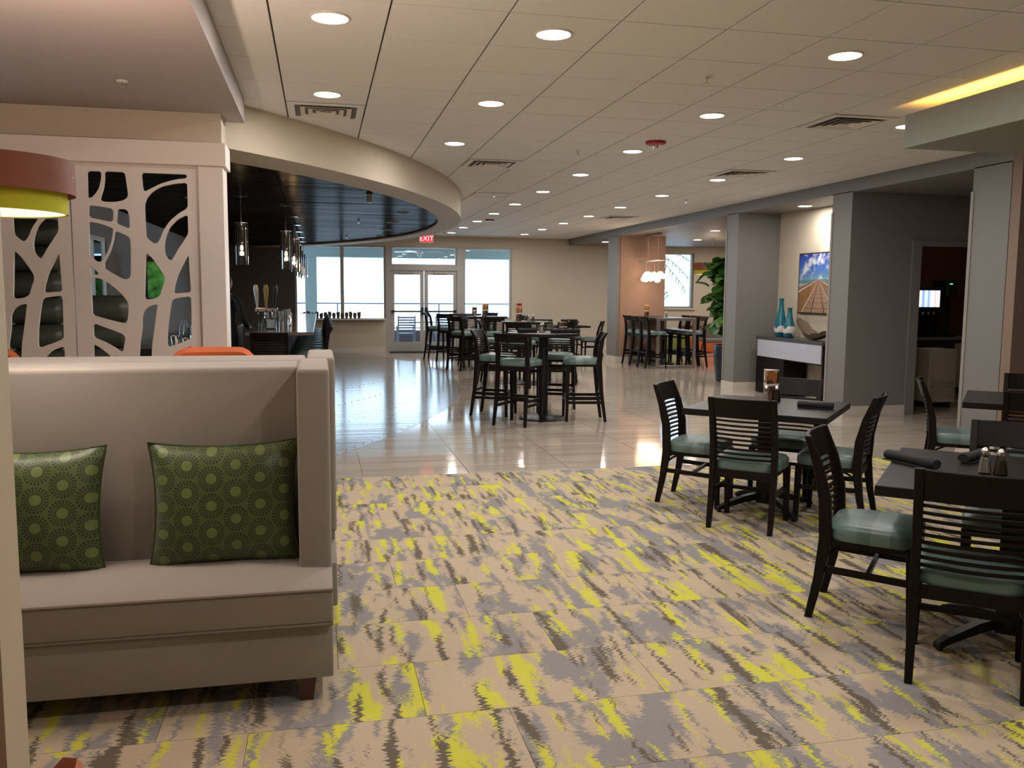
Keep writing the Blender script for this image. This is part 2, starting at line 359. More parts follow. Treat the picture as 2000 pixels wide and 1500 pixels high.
def st(o, label=None, cat=None):
    o['kind'] = 'structure'
    if label: o['label'] = label
    o['category'] = cat or 'structure'
    return o
def dup(root, loc, rz, label=None, group=None):
    r = root.copy(); COL.objects.link(r); r.location = loc; r.rotation_euler = (0, 0, rz)
    for ch in list(root.children):
        c = ch.copy(); COL.objects.link(c); c.parent = r
        for g in list(ch.children):
            d = g.copy(); COL.objects.link(d); d.parent = c
    if label: r['label'] = label
    if group: r['group'] = group
    return r
def light(name, kind, loc, power, col, parent=None, **kw):
    l = bpy.data.lights.new(name, kind); l.energy = power; l.color = col
    for k, v in kw.items(): setattr(l, k, v)
    o = bpy.data.objects.new(name, l); COL.objects.link(o); o.location = loc
    if parent: o.parent = parent
    return o
def clip(poly, n, d):           # keep n.p <= d
    out = []
    for i in range(len(poly)):
        a, b_ = poly[i], poly[(i + 1) % len(poly)]
        fa = n[0] * a[0] + n[1] * a[1] - d; fb = n[0] * b_[0] + n[1] * b_[1] - d
        if fa <= 0: out.append(a)
        if (fa < 0 < fb) or (fb < 0 < fa):
            t = fa / (fa - fb); out.append((a[0] + (b_[0] - a[0]) * t, a[1] + (b_[1] - a[1]) * t))
    return out
def circ_clip(poly, c, R, inside):
    cx = sum(p[0] for p in poly) / len(poly) - c[0]; cy = sum(p[1] for p in poly) / len(poly) - c[1]
    l = math.hypot(cx, cy); n = (cx / l, cy / l); d = n[0] * c[0] + n[1] * c[1] + R
    far = max(math.hypot(p[0] - c[0], p[1] - c[1]) for p in poly); near = min(math.hypot(p[0] - c[0], p[1] - c[1]) for p in poly)
    if inside:
        if near >= R: return None
        return poly if far <= R else clip(poly, n, d)
    if far <= R: return None
    return poly if near >= R else clip(poly, (-n[0], -n[1]), -d)

# ------------------------------------------------------------------ floors
FC, FR = (-12.06, 16.03), 14.43
CARY = 7.27
fl = MB().box(-3.2, CARY, -0.12, 11.6, 22.95, -0.012).build('floor', 'grout')
st(fl, 'pale striated porcelain tile floor with a curved inlay of narrow grey-brown planks', 'floor')
TW, TH = 0.91, 0.30
def tile_mesh(w, h, g, z0=-0.02):
    return MB().box(g / 2, g / 2, z0, w - g / 2, h - g / 2, 0.0).mesh('floor_tile', 'tile')
tm = tile_mesh(TW, TH, 0.006)
far = MB(); nfar = 0
j = 0
while CARY + j * TH < 22.7:
    y = CARY + j * TH; i = -3
    while 0.33 + i * TW < 11.5:
        x = 0.33 + i * TW; x1 = min(x + TW, 11.5); y1 = min(y + TH, 22.7)
        poly = [(x, y), (x1, y), (x1, y1), (x, y1)]
        q = circ_clip(poly, FC, FR, False)
        i += 1
        if not q or len(q) < 3: continue
        g = 0.003
        if q is poly: q = [(x + g, y + g), (x1 - g, y + g), (x1 - g, y1 - g), (x + g, y1 - g)]
        if y < 12.2 and x < 7.4 and x > -0.6:
            if q is not poly and len(q) == 4 and abs(x1 - x - TW) < 1e-6 and abs(q[0][0] - x - g) < 1e-6 and abs(q[2][1] - (y1 - g)) < 1e-6 and abs(q[1][0] - (x1 - g)) < 1e-6:
                inst('floor_tile', tm, fl, (x, y, 0)).rotation_euler.x = random.uniform(-.0022, .0022)
            else:
                MB().prism(q, -0.02, 0).build('floor_tile', 'tile', fl)
        elif x > -0.6:
            far.prism(q, -0.02, 0)
    j += 1
far.build('distant_floor_tiles', 'tile', fl)['kind'] = 'stuff'
PW, PL = 0.174, 0.93
farp = MB(); r = 0
pm = MB().box(0.004, 0.004, -0.02, PL - 0.004, PW - 0.004, 0).mesh('floor_plank', 'plank')
while CARY + r * PW < 22.7:
    y = CARY + r * PW; y1 = min(y + PW, 22.7)
    x0 = 0.17 + 0.534 * (y - 8.37); x0 -= math.ceil((x0 + 3.1) / PL) * PL
    x = x0
    while x < 3.0:
        xa = max(x, -3.1); poly = [(xa, y), (x + PL, y), (x + PL, y1), (xa, y1)]
        q = circ_clip(poly, FC, FR, True); x += PL
        if not q or len(q) < 3: continue
        full = q is poly and xa > -3.1
        if y < 12.3 and xa > -0.9:
            if full: inst('floor_plank', pm, fl, (xa, y, 0)).rotation_euler.x = random.uniform(-.005, .005)
            else: MB().prism(q, -0.02, 0).build('floor_plank', 'plank', fl)
        else:
            g = 0.004
            if q is poly: q = [(xa + g, y + g), (poly[1][0] - g, y + g), (poly[1][0] - g, y1 - g), (xa + g, y1 - g)]
            farp.prism(q, -0.02, 0)
    r += 1
farp.build('distant_floor_planks', 'plank', fl)['kind'] = 'stuff'
arc = [(FC[0] + FR * math.cos(a), FC[1] + FR * math.sin(a)) for a in [math.radians(-38 + k * 66 / 90) for k in range(91)]]
arc = [p for p in arc if p[1] > CARY and p[1] < 22.7]
b = MB(); b.tube([(x, y, -0.003) for x, y in arc], 0.004, 4); b.build('curved_joint', 'grout', fl)

cf = MB().box(-4, -3, -0.12, 9.2, CARY, -0.006).build('floor', 'underlay')
st(cf, 'multicoloured carpet of beige, grey and yellow-green streaked carpet planks', 'carpet')
CT, CL = 0.47, 0.94
cm = MB().box(0.001, 0.001, -0.012, CL - 0.001, CT - 0.001, 0).mesh('carpet_tile', 'carpet')
b = MB(); k = 0
while CARY - (k + 1) * CT > -3:
    y = CARY - (k + 1) * CT
    x = -4 + (0.31 * k) % CL
    while x + CL < 9.2:
        if y > 1.6 and -1.9 < x < 6.4: inst('carpet_tile', cm, cf, (x, y, 0))
        else: b.box(x + .001, y + .001, -0.012, x + CL - .001, y + CT - .001, 0)
        x += CL
    k += 1
b.build('outlying_carpet_tiles', 'carpet', cf)['kind'] = 'stuff'
st(MB().box(-4, CARY - 0.006, -0.01, 9.2, CARY + 0.006, 0.001).build('trim_1', 'alu'), 'thin metal edge strip between carpet and tile floor', 'edge strip')

# ------------------------------------------------------------------ ceiling
ce = MB().box(-4, -3, 3.022, 11.6, 22.95, 3.15).build('ceiling', 'grid')
st(ce, 'suspended ceiling of square off-white tiles in a thin dark grid', 'ceiling')
T = 0.615; GX0 = 0.07 - T / 2; GY0 = 4.9 - T / 2
ctm = MB().box(0.0055, 0.0045, 3.008, T - 0.0055, T - 0.0045, 3.024).mesh('ceiling_tile', 'ceil')
AC, AR = (-9.52, 14.91), 11.75
b = MB()
n = -1
for n in range(-1, 12):
    for mm in range(-13, 30):
        x = GX0 + n * T; y = GY0 + mm * T; x0 = max(x, -0.56); x1 = min(x + T, WX); y0 = max(y, -3); y1 = min(y + T, FARY)
        if x1 - x0 < .02 or y1 - y0 < .02: continue
        if math.hypot(x1 - AC[0], (y1 if y < 14.9 else y0) - AC[1]) < AR - 0.06 and math.hypot(x1 - AC[0], y0 - AC[1]) < AR - 0.06: continue
        if x1 - x0 > T - .001 and y1 - y0 > T - .001 and 2.4 < y < 13.4: inst('ceiling_tile', ctm, ce, (x, y, 0))
        elif 2.4 < y < 13.4: MB().box(x0 + .006, y0 + .0035, 3.008, x1 - .006, y1 - .0035, 3.024).build('ceiling_tile', 'ceil', ce)
        else: b.box(x0 + .006, y0 + .0035, 3.008, x1 - .006, y1 - .0035, 3.024)
b.build('distant_ceiling_tiles', 'ceil', ce)['kind'] = 'stuff'

# dropped plain ceiling on the left
b = MB().box(-4, -3, SOFZ, -0.54, 7.06, 3.012)
st(b.build('ceiling_bulkhead', 'soffit'), 'smooth mauve-grey dropped ceiling over the booth seating at left', 'bulkhead')
# curved bulkhead over the bar
n = 72; secs = []
for k in range(n + 1):
    a = math.radians(-41.9 + 83.4 * k / n); ca, sa = math.cos(a), math.sin(a)
    secs.append([(AC[0] + (AR - t) * ca, AC[1] + (AR - t) * sa, z) for t, z in ((0, 2.65), (0, 3.01), (0.06, 3.01), (0.06, 2.65))])
b = MB().loft(secs)
IC, IR = (-8.63, 14.87), 10.52
secs = []
for k in range(n + 1):
    a = math.radians(-41.9 + 83.4 * k / n); e = math.radians(-46 + 94.1 * k / n)
    o_ = (AC[0] + (AR - .06) * math.cos(a), AC[1] + (AR - .06) * math.sin(a)); i_ = (IC[0] + IR * math.cos(e), IC[1] + IR * math.sin(e))
    secs.append([(o_[0], o_[1], 2.65), (o_[0], o_[1], 2.68), (i_[0], i_[1], 2.68), (i_[0], i_[1], 2.65)])
b.loft(secs)
st(b.build('curved_bulkhead', 'drywall', smooth=True), 'cream curved ceiling bulkhead sweeping around the bar', 'bulkhead')
pl_ = [(-2.9, 7.06), (-0.95, 7.06), (-0.95, 7.35)] + [(IC[0] + (IR + .1) * math.cos(e_), IC[1] + (IR + .1) * math.sin(e_)) for e_ in [math.radians(-45 + 90 * k / 60) for k in range(61)]]
pl_ = [p for p in pl_ if p[1] < 22.7 and not (p[1] < 7.7 and p[0] > -.94)] + [(-1.4, 22.7), (-2.9, 22.7)]
wc = MB().prism(pl_, 2.722, 2.76).build('ceiling', 'napkin')
st(wc, 'glossy dark plank ceiling over the bar', 'ceiling')
b = MB(); y = 7.1
while y < 22.68:
    y1 = min(y + .14, 22.69); ym = (y + y1) / 2
    dx = IR * IR - (ym - IC[1]) ** 2; xe = IC[0] + math.sqrt(dx) + 0.12
    xo = AC[0] + math.sqrt(max(0, AR * AR - (ym - .07 - AC[1]) ** 2)) - 0.12 if ym < 14 else 99
    xe = min(xe, xo)
    for xa, xb in ((-2.8, min(-0.41, xo)), (-0.37, xe)):
        b.box(xa, y + .006, 2.69, xb, y1 - .006, 2.722) if xb - xa > .05 else None
    y += .14
o = b.build('dark_ceiling_planks', 'darkceil', wc); o['kind'] = 'stuff'

# ------------------------------------------------------------------ far wall and windows
b = MB()
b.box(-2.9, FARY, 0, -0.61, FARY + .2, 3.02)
st(b.build('wall_back_left', 'darkwall'), 'end wall behind the bar, left of the windows, its shade painted in as dark taupe', 'wall')
b = MB().box(-0.61, FARY, 0, 1.66, FARY + .2, 0.84).box(-0.61, FARY, 2.74, 5.0, FARY + .2, 3.02).box(3.69, FARY, 0, 5.0, FARY + .2, 0.84)
b.box(5.0, FARY, 0, 9.05, FARY + .2, 3.02).box(9.05, FARY, 0, 10.2, FARY + .2, 1.17).box(9.05, FARY, 2.7, 10.2, FARY + .2, 3.02).box(10.2, FARY, 0, 11.6, FARY + .2, 3.02)
st(b.build('wall_back', 'drywall'), 'cream end wall around the patio windows and doors', 'wall')
wn = 0
def window(name, x0, x1, z0, z1, y, label, fr=.045, dep=.1, muls=()):
    e = empty(name, (x0, y, z0)); e['kind'] = 'structure'; e['label'] = label; e['category'] = 'window'
    w, h = x1 - x0, z1 - z0
    MB().box(0, 0, 0, w, dep, fr).build('bottom_rail', 'alu', e); MB().box(0, 0, h - fr, w, dep, h).build('top_rail', 'alu', e)
    for a in (0, w - fr): MB().box(a, 0, fr, a + fr, dep, h - fr).build('jamb', 'alu', e)
    xs = [fr] + [q for m_ in muls for q in (m_ - x0 - .045, m_ - x0 + .045)] + [w - fr]
    for m_ in muls: MB().box(m_ - x0 - .045, 0, fr, m_ - x0 + .045, dep, h - fr).build('mullion', 'alu', e)
    for a in range(0, len(xs), 2): MB().box(xs[a], dep / 2, fr, xs[a + 1], dep / 2 + .006, h - fr).build('pane', 'glass', e)
    return e
window('window_1', -0.61, 1.66, 0.84, 2.74, FARY + .03, 'wide two-pane patio window above the bar end ledge, left of the doors', muls=(0.56,))
window('window_2', 1.79, 3.53, 2.24, 2.74, FARY + .03, 'transom window directly above the double glass doors')
window('window_3', 3.69, 5.0, 0.84, 2.74, FARY + .03, 'tall patio window right of the double doors', fr=.06)
window('window_4', 9.05, 10.2, 1.17, 2.7, FARY + .09, 'single window with a palm tree outside, behind the hanging globe light', fr=.05)
st(MB().box(9.0, FARY - .06, 1.13, 10.25, FARY + .09, 1.17).build('window_4_sill', 'trim'), 'white sill under the single window in the right-hand room', 'sill')
st(MB().box(-0.61, FARY - .22, 0.84, 1.66, FARY + .03, 0.88).build('window_1_sill', 'trim'), 'pale ledge under the wide patio window', 'sill')
b = MB().box(1.66, FARY, 0, 1.79, FARY + .14, 2.74).box(3.53, FARY, 0, 3.69, FARY + .14, 2.74).box(1.79, FARY, 2.12, 3.53, FARY + .14, 2.24)
st(b.build('trim_2', 'alu'), 'pale metal frame around the double glass doors', 'door frame')
for k, (xa, xb, lab, hs) in enumerate(((1.79, 2.655, 'left leaf of the glazed double patio doors', 1), (2.665, 3.53, 'right leaf of the glazed double patio doors', 0))):
    e = empty('door_%d' % (k + 1), (xa, FARY + .04, 0.02)); e['kind'] = 'structure'; e['label'] = lab; e['category'] = 'door'
    w = xb - xa
    MB().box(0, 0, 0, w, .045, .24).build('bottom_rail', 'alu', e); MB().box(0, 0, 1.99, w, .045, 2.10).build('top_rail', 'alu', e)
    for a in (0, w - .1): MB().box(a, 0, .24, a + .1, .045, 1.99).build('stile', 'alu', e)
    MB().box(.1, .02, .24, w - .1, .026, 1.99).build('pane', 'glass', e)
    hb = MB().bar((.05, -.06, 1.04), (w - .05, -.06, 1.04), .03, .045).box(.03, -.075, 1.0, .08, 0, 1.08).box(w - .08, -.075, 1.0, w - .03, 0, 1.08)
    hb.build('push_bar', 'chrome', e)
    hx = w - .09 if hs else .01
    MB().box(hx, -.09, .96, hx + .08, 0, 1.15).build('latch_case', 'black', e, bevel=.015)
    MB().box(.25, -.05, 2.02, .6, 0, 2.07).build('door_closer', 'alu', e)
st(MB().box(1.75, FARY - .25, 0, 3.6, FARY + .03, 0.022).build('trim_3', 'black'), 'black threshold mat at the foot of the double doors', 'threshold')

# ------------------------------------------------------------------ right-hand rooms, beam and columns
st(MB().box(WX, 7.3, 2.85, 11.6, 22.7, 3.021).build('ceiling_right_beam', 'gray'), 'blue-grey beam and lowered ceiling along the right-hand openings', 'beam')
def colm(x0, x1, y0, y1, label, mat='gray'):
    return st(MB().box(x0, y0, 0, x1, y1, 2.86).build('column', mat), label, 'column')
colm(WX, 7.7, 18.76, 19.4, 'narrow blue-grey column beside the high communal table')
st(MB().box(WX + .08, 18.745, 0, 7.715, 18.76, 2.85).build('wall_accent', 'peach'), 'terracotta accent wall behind the globe pendant and communal table', 'wall')
colm(WX, 11.6, 12.95, 13.35, 'blue-grey column and wall left of the console niche')
colm(WX, 7.45, 9.9, 10.33, 'blue-grey column between the console niche and the dark passage')
colm(WX, 9.2, 7.31, 7.82, 'blue-grey column nearest the camera at the right')
st(MB().box(7.3, 10.33, 0, 7.45, 12.95, 2.86).build('wall_niche', 'drywall'), 'cream back wall of the console niche', 'wall')
b = MB().box(7.45, 9.9, 2.25, 8.55, 10.05, 2.86).box(8.55, 9.9, 0, 11.6, 10.05, 2.86)
st(b.build('wall_passage', 'gray'), 'dark grey passage wall above and beside the beverage room doorway', 'wall')
b = MB().box(7.45, 9.875, 0, 7.58, 10.06, 2.2).box(8.5, 9.875, 0, 8.56, 10.06, 2.2).box(7.45, 9.875, 2.2, 8.56, 10.06, 2.26)
st(b.build('trim_4', 'gray'), 'blue-grey frame of the beverage room doorway', 'door frame')
st(MB().box(9.2, 7.3, 0, 9.3, 9.9, 2.86).build('wall_passage_end', 'gray'), 'grey end wall of the dark passage', 'wall')
st(MB().box(WX, 7.18, 0, 9.3, 7.3, 3.02).build('wall_right_accent', 'peachdark'), 'terracotta wall at the far right edge', 'wall')
st(MB().box(9.2, -3, 0, 9.3, 7.2, 3.02).build('wall_right', 'drywall'), 'cream wall to the right of the dining area', 'wall')
st(MB().box(-4, -3.1, 0, 9.3, -3, 3.02).build('wall_front', 'drywall'), 'cream wall behind the camera', 'wall')
st(MB().box(-4.1, -3.1, 0, -4, 7.0, 3.02).build('wall_left', 'drywall'), 'cream wall left of the booths', 'wall')
st(MB().box(11.5, 10.05, 0, 11.6, 22.9, 2.86).build('wall_far_right', 'drywall'), 'cream wall closing the right-hand rooms', 'wall')
st(MB().box(7.45, 12.85, 0, 11.5, 12.95, 2.86).build('wall_beverage_room', 'brownroom'), 'rust-brown back wall of the dark beverage room', 'wall')
for i, (x, y) in enumerate(((WX, 7.83), (WX, 10.335), (WX, 13.36))):
    st(MB().box(x - .008, y - .035, .15, x + .03, y + .008, 2.62).build('trim_%d' % (5 + i), 'guard'), 'pale corner guard on the edge of the %s column' % ('nearest', 'middle', 'farther')[i], 'corner guard')
bb = [(WX - .015, 9.885, 7.45, 10.345, 'middle column and passage wall'), (WX - .015, 12.935, 7.3, 13.365, 'column left of the console niche'),
      (WX - .015, 18.73, 7.73, 19.415, 'column beside the communal table'), (WX - .015, 7.295, 9.2, 7.835, 'nearest column'),
      (-0.6, FARY - .015, 1.66, FARY, 'wall under the wide patio window'), (3.7, FARY - .015, 9.2, FARY, 'end wall right of the doors'), (7.715, FARY - .015, 11.5, FARY, 'right-hand room')]
for i, (x0, y0, x1, y1, nm) in enumerate(bb):
    st(MB().box(x0, y0, 0, x1, y1, .13).build('baseboard_%d' % (i + 1), 'trim'), 'white baseboard along the ' + nm, 'baseboard')
# bar-area left wall with a window opening, and the near partition edge
b = MB().box(-2.9, 6.95, 0, -2.8, 11.4, 2.8).box(-2.9, 11.4, 0, -2.8, 12.7, 1.0).box(-2.9, 11.4, 2.25, -2.8, 12.7, 2.8).box(-2.9, 12.7, 0, -2.8, 22.7, 2.8)
st(b.build('wall_bar_left', 'bluewall'), 'pale grey side wall behind the bar area', 'wall')
e = empty('window_5', (-2.86, 11.4, 1.0)); e['kind'] = 'structure'; e['label'] = 'side window glimpsed through the tree-shaped screen cut-outs'; e['category'] = 'window'
MB().box(0, 0, 0, .05, 1.3, .05).box(0, 0, 1.2, .05, 1.3, 1.25).box(0, 0, .05, .05, .05, 1.2).box(0, 1.25, .05, .05, 1.3, 1.2).box(0, .62, .05, .05, .68, 1.2).build('window_frame', 'trim', e)
MB().box(.02, .05, .05, .026, 1.25, 1.2).build('pane', 'glass', e)
b = MB().box(-1.35, 1.98, 0, -0.68, 2.12, SOFZ)
o = st(b.build('wall_partition', 'gate'), 'cream partition edge at the lower left corner', 'wall')
MB().box(-0.702, 1.974, 0, -0.697, 1.9795, SOFZ).build('dark_seam', 'piping', o)
# left dropped header over the screen
st(MB().box(-4, 6.74, 2.58, -0.68, 7.06, SOFZ).build('trim_8', 'drywall'), 'cream header between the tree screen and dropped ceiling', 'header')

# ------------------------------------------------------------------ cove box, upper right
cv = MB().box(4.41, -3, 2.68, 9.2, 6.02, 2.82).box(4.41, -3, 2.82, 4.43, 6.02, 2.93).box(4.43, 6.0, 2.82, 9.2, 6.02, 2.93)
cv.box(4.66, -3, 2.82, 4.70, 5.75, 3.008).box(4.66, 5.71, 2.82, 9.2, 5.75, 3.008)
m_ = simple('pale_sage_paint', (0.30, 0.315, 0.27), 0.7); M['sage'] = m_
cvo = st(cv.build('ceiling_cove', 'sage'), 'pale sage floating ceiling cove with a hidden amber light strip', 'ceiling cove')
MB().box(4.45, -3, 2.845, 4.49, 5.9, 2.86).build('light_strip', 'led', cvo)

# ------------------------------------------------------------------ patio outside
st(MB().box(-6, 22.9, -0.12, 14, 27, -0.01).build('floor_patio', 'concrete'), 'concrete patio floor outside the doors', 'floor')
st(MB().box(-6, 22.9, 2.9, 7, 26.5, 3.0).box(-6, 25.9, 2.56, 7, 26.3, 2.9).build('ceiling_patio', 'porchpaint'), 'pale porch ceiling and beam over the patio', 'ceiling')
o = st(MB().box(-0.42, 25.95, 0, -0.08, 26.25, 2.56).build('column', 'porchpaint'), 'square white porch column outside the left window', 'column')
pr = MB().box(-6, 26.0, -0.01, 7, 26.2, 0.42).build('patio_wall', 'parapet'); tag(pr, 'low brown stucco patio wall under the railing', 'wall'); pr['kind'] = 'structure'
rl = empty('railing', (0, 26.1, .42)); tag(rl, 'thin grey metal railing on the low patio wall', 'railing')
MB().box(-6, -.02, .78, 7, .02, .82).build('top_rail', 'outmetal', rl); MB().box(-6, -.015, .06, 7, .015, .09).build('bottom_rail', 'outmetal', rl)
pm_ = MB().box(-.02, -.02, 0, .02, .02, .78).mesh('post', 'outmetal')
for k in range(9): inst('post', pm_, rl, (-5.5 + k * 1.5, 0, 0))

# ------------------------------------------------------------------ chairs and stools
def rect(x, y, z, w, d): return [(x - w / 2, y - d / 2, z), (x + w / 2, y - d / 2, z), (x + w / 2, y + d / 2, z), (x - w / 2, y + d / 2, z)]
def make_seat(kind):
    """dining chair or bar stool; origin on the floor, sitter looks along +y"""
    stool = kind == 'stool'
    sh = .70 if stool else .395; top = 1.085 if stool else .885
    e = empty('bar_stool' if stool else 'dining_chair'); e['category'] = 'stool' if stool else 'chair'
    HW = .192 if stool else .202
    zs = [0, .35, sh, sh + .15, sh + .30, top] if stool else [0, .2, sh, sh + .19, sh + .34, top]
    ys = [-.275, -.225, -.195, -.20, -.225, -.275] if stool else [-.255, -.215, -.19, -.20, -.235, -.29]
    ds = [.034, .044, .058, .056, .046, .030]
    yb = lambda z: next(ys[i] + (ys[i + 1] - ys[i]) * (z - zs[i]) / (zs[i + 1] - zs[i]) for i in range(5) if z <= zs[i + 1] + 1e-6)
    for sx in (-1, 1):
        sp = .012 if stool else .0
        b = MB().loft([rect(sx * (HW + (sp if z < .01 else 0)), y, z, (.040 if stool else .036) if z > .1 else .030, d) for z, y, d in zip(zs, ys, ds)])
        b.build('rear_leg', 'wood', e, bevel=.003, segs=1)
        yf = .185
        MB().loft([rect(sx * (HW + .004), yf + .012, 0, .031, .031), rect(sx * HW, yf, sh, .046, .046)]).build('front_leg', 'wood', e, bevel=.003, segs=1)
    def bowed(z0, z1, th, bow, w=HW - .013, n=8):
        secs = []
        for k in range(n + 1):
            x = -w + 2 * w * k / n; d = -bow * (1 - (x / w) ** 2)
            secs.append([(x, yb(z0) + d - th / 2, z0), (x, yb(z0) + d + th / 2, z0), (x, yb(z1) + d + th / 2, z1), (x, yb(z1) + d - th / 2, z1)])
        return MB().loft(secs)
    rail0 = top - (.105 if stool else .135)
    bowed(rail0, top - .002, .020, .030, HW - .008, 10).build('top_rail', 'wood', e, bevel=.004, segs=1)
    n = 6 if stool else 9; lo = sh + (.105 if stool else .075)
    for k in range(n):
        z = lo + (rail0 - .028 - lo) * k / (n - 1)
        bowed(z, z + .014, .012, .028).build('slat', 'wood', e)
    MB().box(-HW, -.205, sh - .055, HW, -.185, sh + (.0)).box(-HW, .175, sh - .03, HW, .198, sh).box(-HW - .008, -.19, sh - .028, -HW + .012, .19, sh).box(HW - .012, -.19, sh - .028, HW + .008, .19, sh).build('seat_frame', 'wood', e)
    b = MB()
    secs = []
    for z, s in ((sh, .985), (sh + .012, 1.0), (sh + .052, 1.0), (sh + .072, .93), (sh + .083, .72), (sh + .088, .3)):
        q = []
        for i in range(28):
            a = 2 * PI * i / 28; ca, sa = math.cos(a), math.sin(a); p = 5.0
            ux = math.copysign(abs(ca) ** (2 / p), ca); uy = math.copysign(abs(sa) ** (2 / p), sa)
            wx = .222 + .012 * uy
            q.append((ux * wx * s, .01 + uy * .208 * s, z))
        secs.append(q)
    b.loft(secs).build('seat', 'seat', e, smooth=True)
    if stool:
        for sx in (-1, 1):
            for z in (.235, .29): MB().bar((sx * HW, yb(z) + .01, z), (sx * HW, .19, z), .020, .034).build('stretcher', 'wood', e)
        for z in (.235, .285): MB().bar((-HW, .19, z + .02), (HW, .19, z + .02), .02, .034).build('foot_rest', 'wood', e)
        MB().bar((-HW, yb(.33), .33), (HW, yb(.33), .33), .020, .034).build('stretcher', 'wood', e)
        MB().bar((-HW, .188, .62), (HW, .188, .62), .020, .034).build('stretcher', 'wood', e)
    else:
        for sx in (-1, 1):
            MB().bar((sx * HW, yb(.25), .25), (sx * HW, .19, .235), .020, .030).build('stretcher', 'wood', e)
            MB().tube([(sx * HW, -.19, .31), (sx * (HW - .01), -.15, .345), (sx * HW, -.10, .372)], .008, 5).build('corner_brace', 'wood', e)
        MB().bar((-HW, .0, .24), (HW, .0, .24), .018, .024).build('stretcher', 'wood', e)
    return e
chair0 = make_seat('chair'); stool0 = make_seat('stool')
used = {'c': False, 's': False}
def put(kind, x, y, heading, label, group=None):
    """heading: direction vector the sitter faces"""
    rz = math.atan2(heading[1], heading[0]) - PI / 2
    root = chair0 if kind == 'c' else stool0
    if not used[kind]:
        used[kind] = True; root.location = (x, y, 0); root.rotation_euler.z = rz; root['label'] = label
        if group: root['group'] = group
        return root
    r = dup(root, (x, y, 0), rz, label)
    if group: r['group'] = group
    elif 'group' in r: del r['group']
    return r

def square_table(cx, cy, deg, side, label, base_deg=45, h=.76):
    e = empty('square_table', (cx, cy, 0), math.radians(deg)); tag(e, label, 'table')
    a = side / 2
    MB().box(-a, -a, h - .045, a, a, h).build('table_top', 'woodtop', e, bevel=.003, segs=1)
    MB().box(-.055, -.055, .05, .055, .055, h - .045).build('pedestal', 'blackmetal', e)
    MB().box(-.28, -.28, h - .06, .28, .28, h - .0455).build('top_plate', 'blackmetal', e)
    for k in range(4):
        g = math.radians(base_deg + 90 * k); c, s = math.cos(g), math.sin(g)
        secs = []
        for r_, z, w, hh in ((.03, .105, .05, .05), (.18, .085, .05, .045), (.33, .045, .045, .035), (.39, .022, .04, .03)):
            px, py = -s * w / 2, c * w / 2
            secs.append([(c * r_ - px, s * r_ - py, max(z - hh / 2, .002)), (c * r_ + px, s * r_ + py, max(z - hh / 2, .002)), (c * r_ + px, s * r_ + py, z + hh / 2), (c * r_ - px, s * r_ - py, z + hh / 2)])
        MB().loft(secs).lathe([(.016, 0), (.016, .02)], 8, (c * .37, s * .37, 0)).build('foot', 'blackmetal', e, bevel=.004, segs=1)
    return e
def round_table(cx, cy, r, label, h=1.07):
    e = empty('round_high_table', (cx, cy, 0)); tag(e, label, 'table')
    MB().lathe([(r - .012, h - .04), (r, h - .032), (r, h - .004), (r - .005, h), (0, h)], 40).build('table_top', 'woodtop', e, smooth=True)
    MB().lathe([(.060, .03), (.060, h - .055)], 20).lathe([(.16, h - .055), (.16, h - .041)], 20).build('column', 'blackmetal', e, smooth=True)
    MB().lathe([(.29, 0), (.30, .008), (.28, .022), (.10, .042), (.05, .05)], 36).build('base', 'blackmetal', e, smooth=True)
    return e
def face(px, py, tx, ty): return (tx - px, ty - py)

# --- foreground and middle square tables
U = (.669, .743); V = (-.743, .669)       # NE and NW directions of the rotated tables
TB = [((3.01, 3.20), 1.06, 'foreground square dark table at the right edge, with shakers and napkin rolls'),
      ((3.145, 5.65), 0.97, 'square dark table with menu stand in the middle of the carpet'),
      ((5.39, 5.62), 0.97, 'square dark table farther back at the right edge, near the grey columns')]
for (c, s, lab) in TB: square_table(c[0], c[1], 48, s, lab)
def around(c, dirs, kind, labels, ds, turn=(0, 0, 0, 0), fix={}):
    for i, (d, lab, dist, t) in enumerate(zip(dirs, labels, ds, turn)):
        x, y = fix.get(i, (c[0] + d[0] * dist, c[1] + d[1] * dist))
        a = math.atan2(-d[1], -d[0]) + math.radians(t)
        put(kind, x, y, (math.cos(a), math.sin(a)), lab)
nU = (-U[0], -U[1]); nV = (-V[0], -V[1])
around(TB[0][0], (V, nU, U, nV), 'c', ('dining chair in side view left of the foreground table, teal seat fully visible', 'nearest dining chair, its slatted back to the camera, at the foreground table',
       'dining chair behind the foreground table, facing the camera, partly cut by the right edge', 'dining chair right of the foreground table, at the picture edge'), (.60, .44, .62, .60), (0, 2, 0, 0), {0: (2.615, 3.64), 1: (2.61, 2.99)})
around(TB[1][0], (V, nU, U, nV), 'c', ('dining chair at the left of the middle table, in side view against the tile floor', 'dining chair with its slatted back to the camera at the middle table',
       'dining chair on the far side of the middle table, behind the napkin roll', 'dining chair at the right of the middle table, back curving over the grey wall'), (.50, .46, .58, .46), (2, 0, 0, -2))
around(TB[2][0], (V, nU, U, nV), 'c', ('dining chair seen edge-on left of the right-hand back table', 'dining chair in front of the right-hand back table, back to the camera',
       'dining chair behind the right-hand back table against the terracotta wall', 'dining chair on the hidden right side of the back table'), (.52, .46, .66, .55), (6, 0, 0, 0))

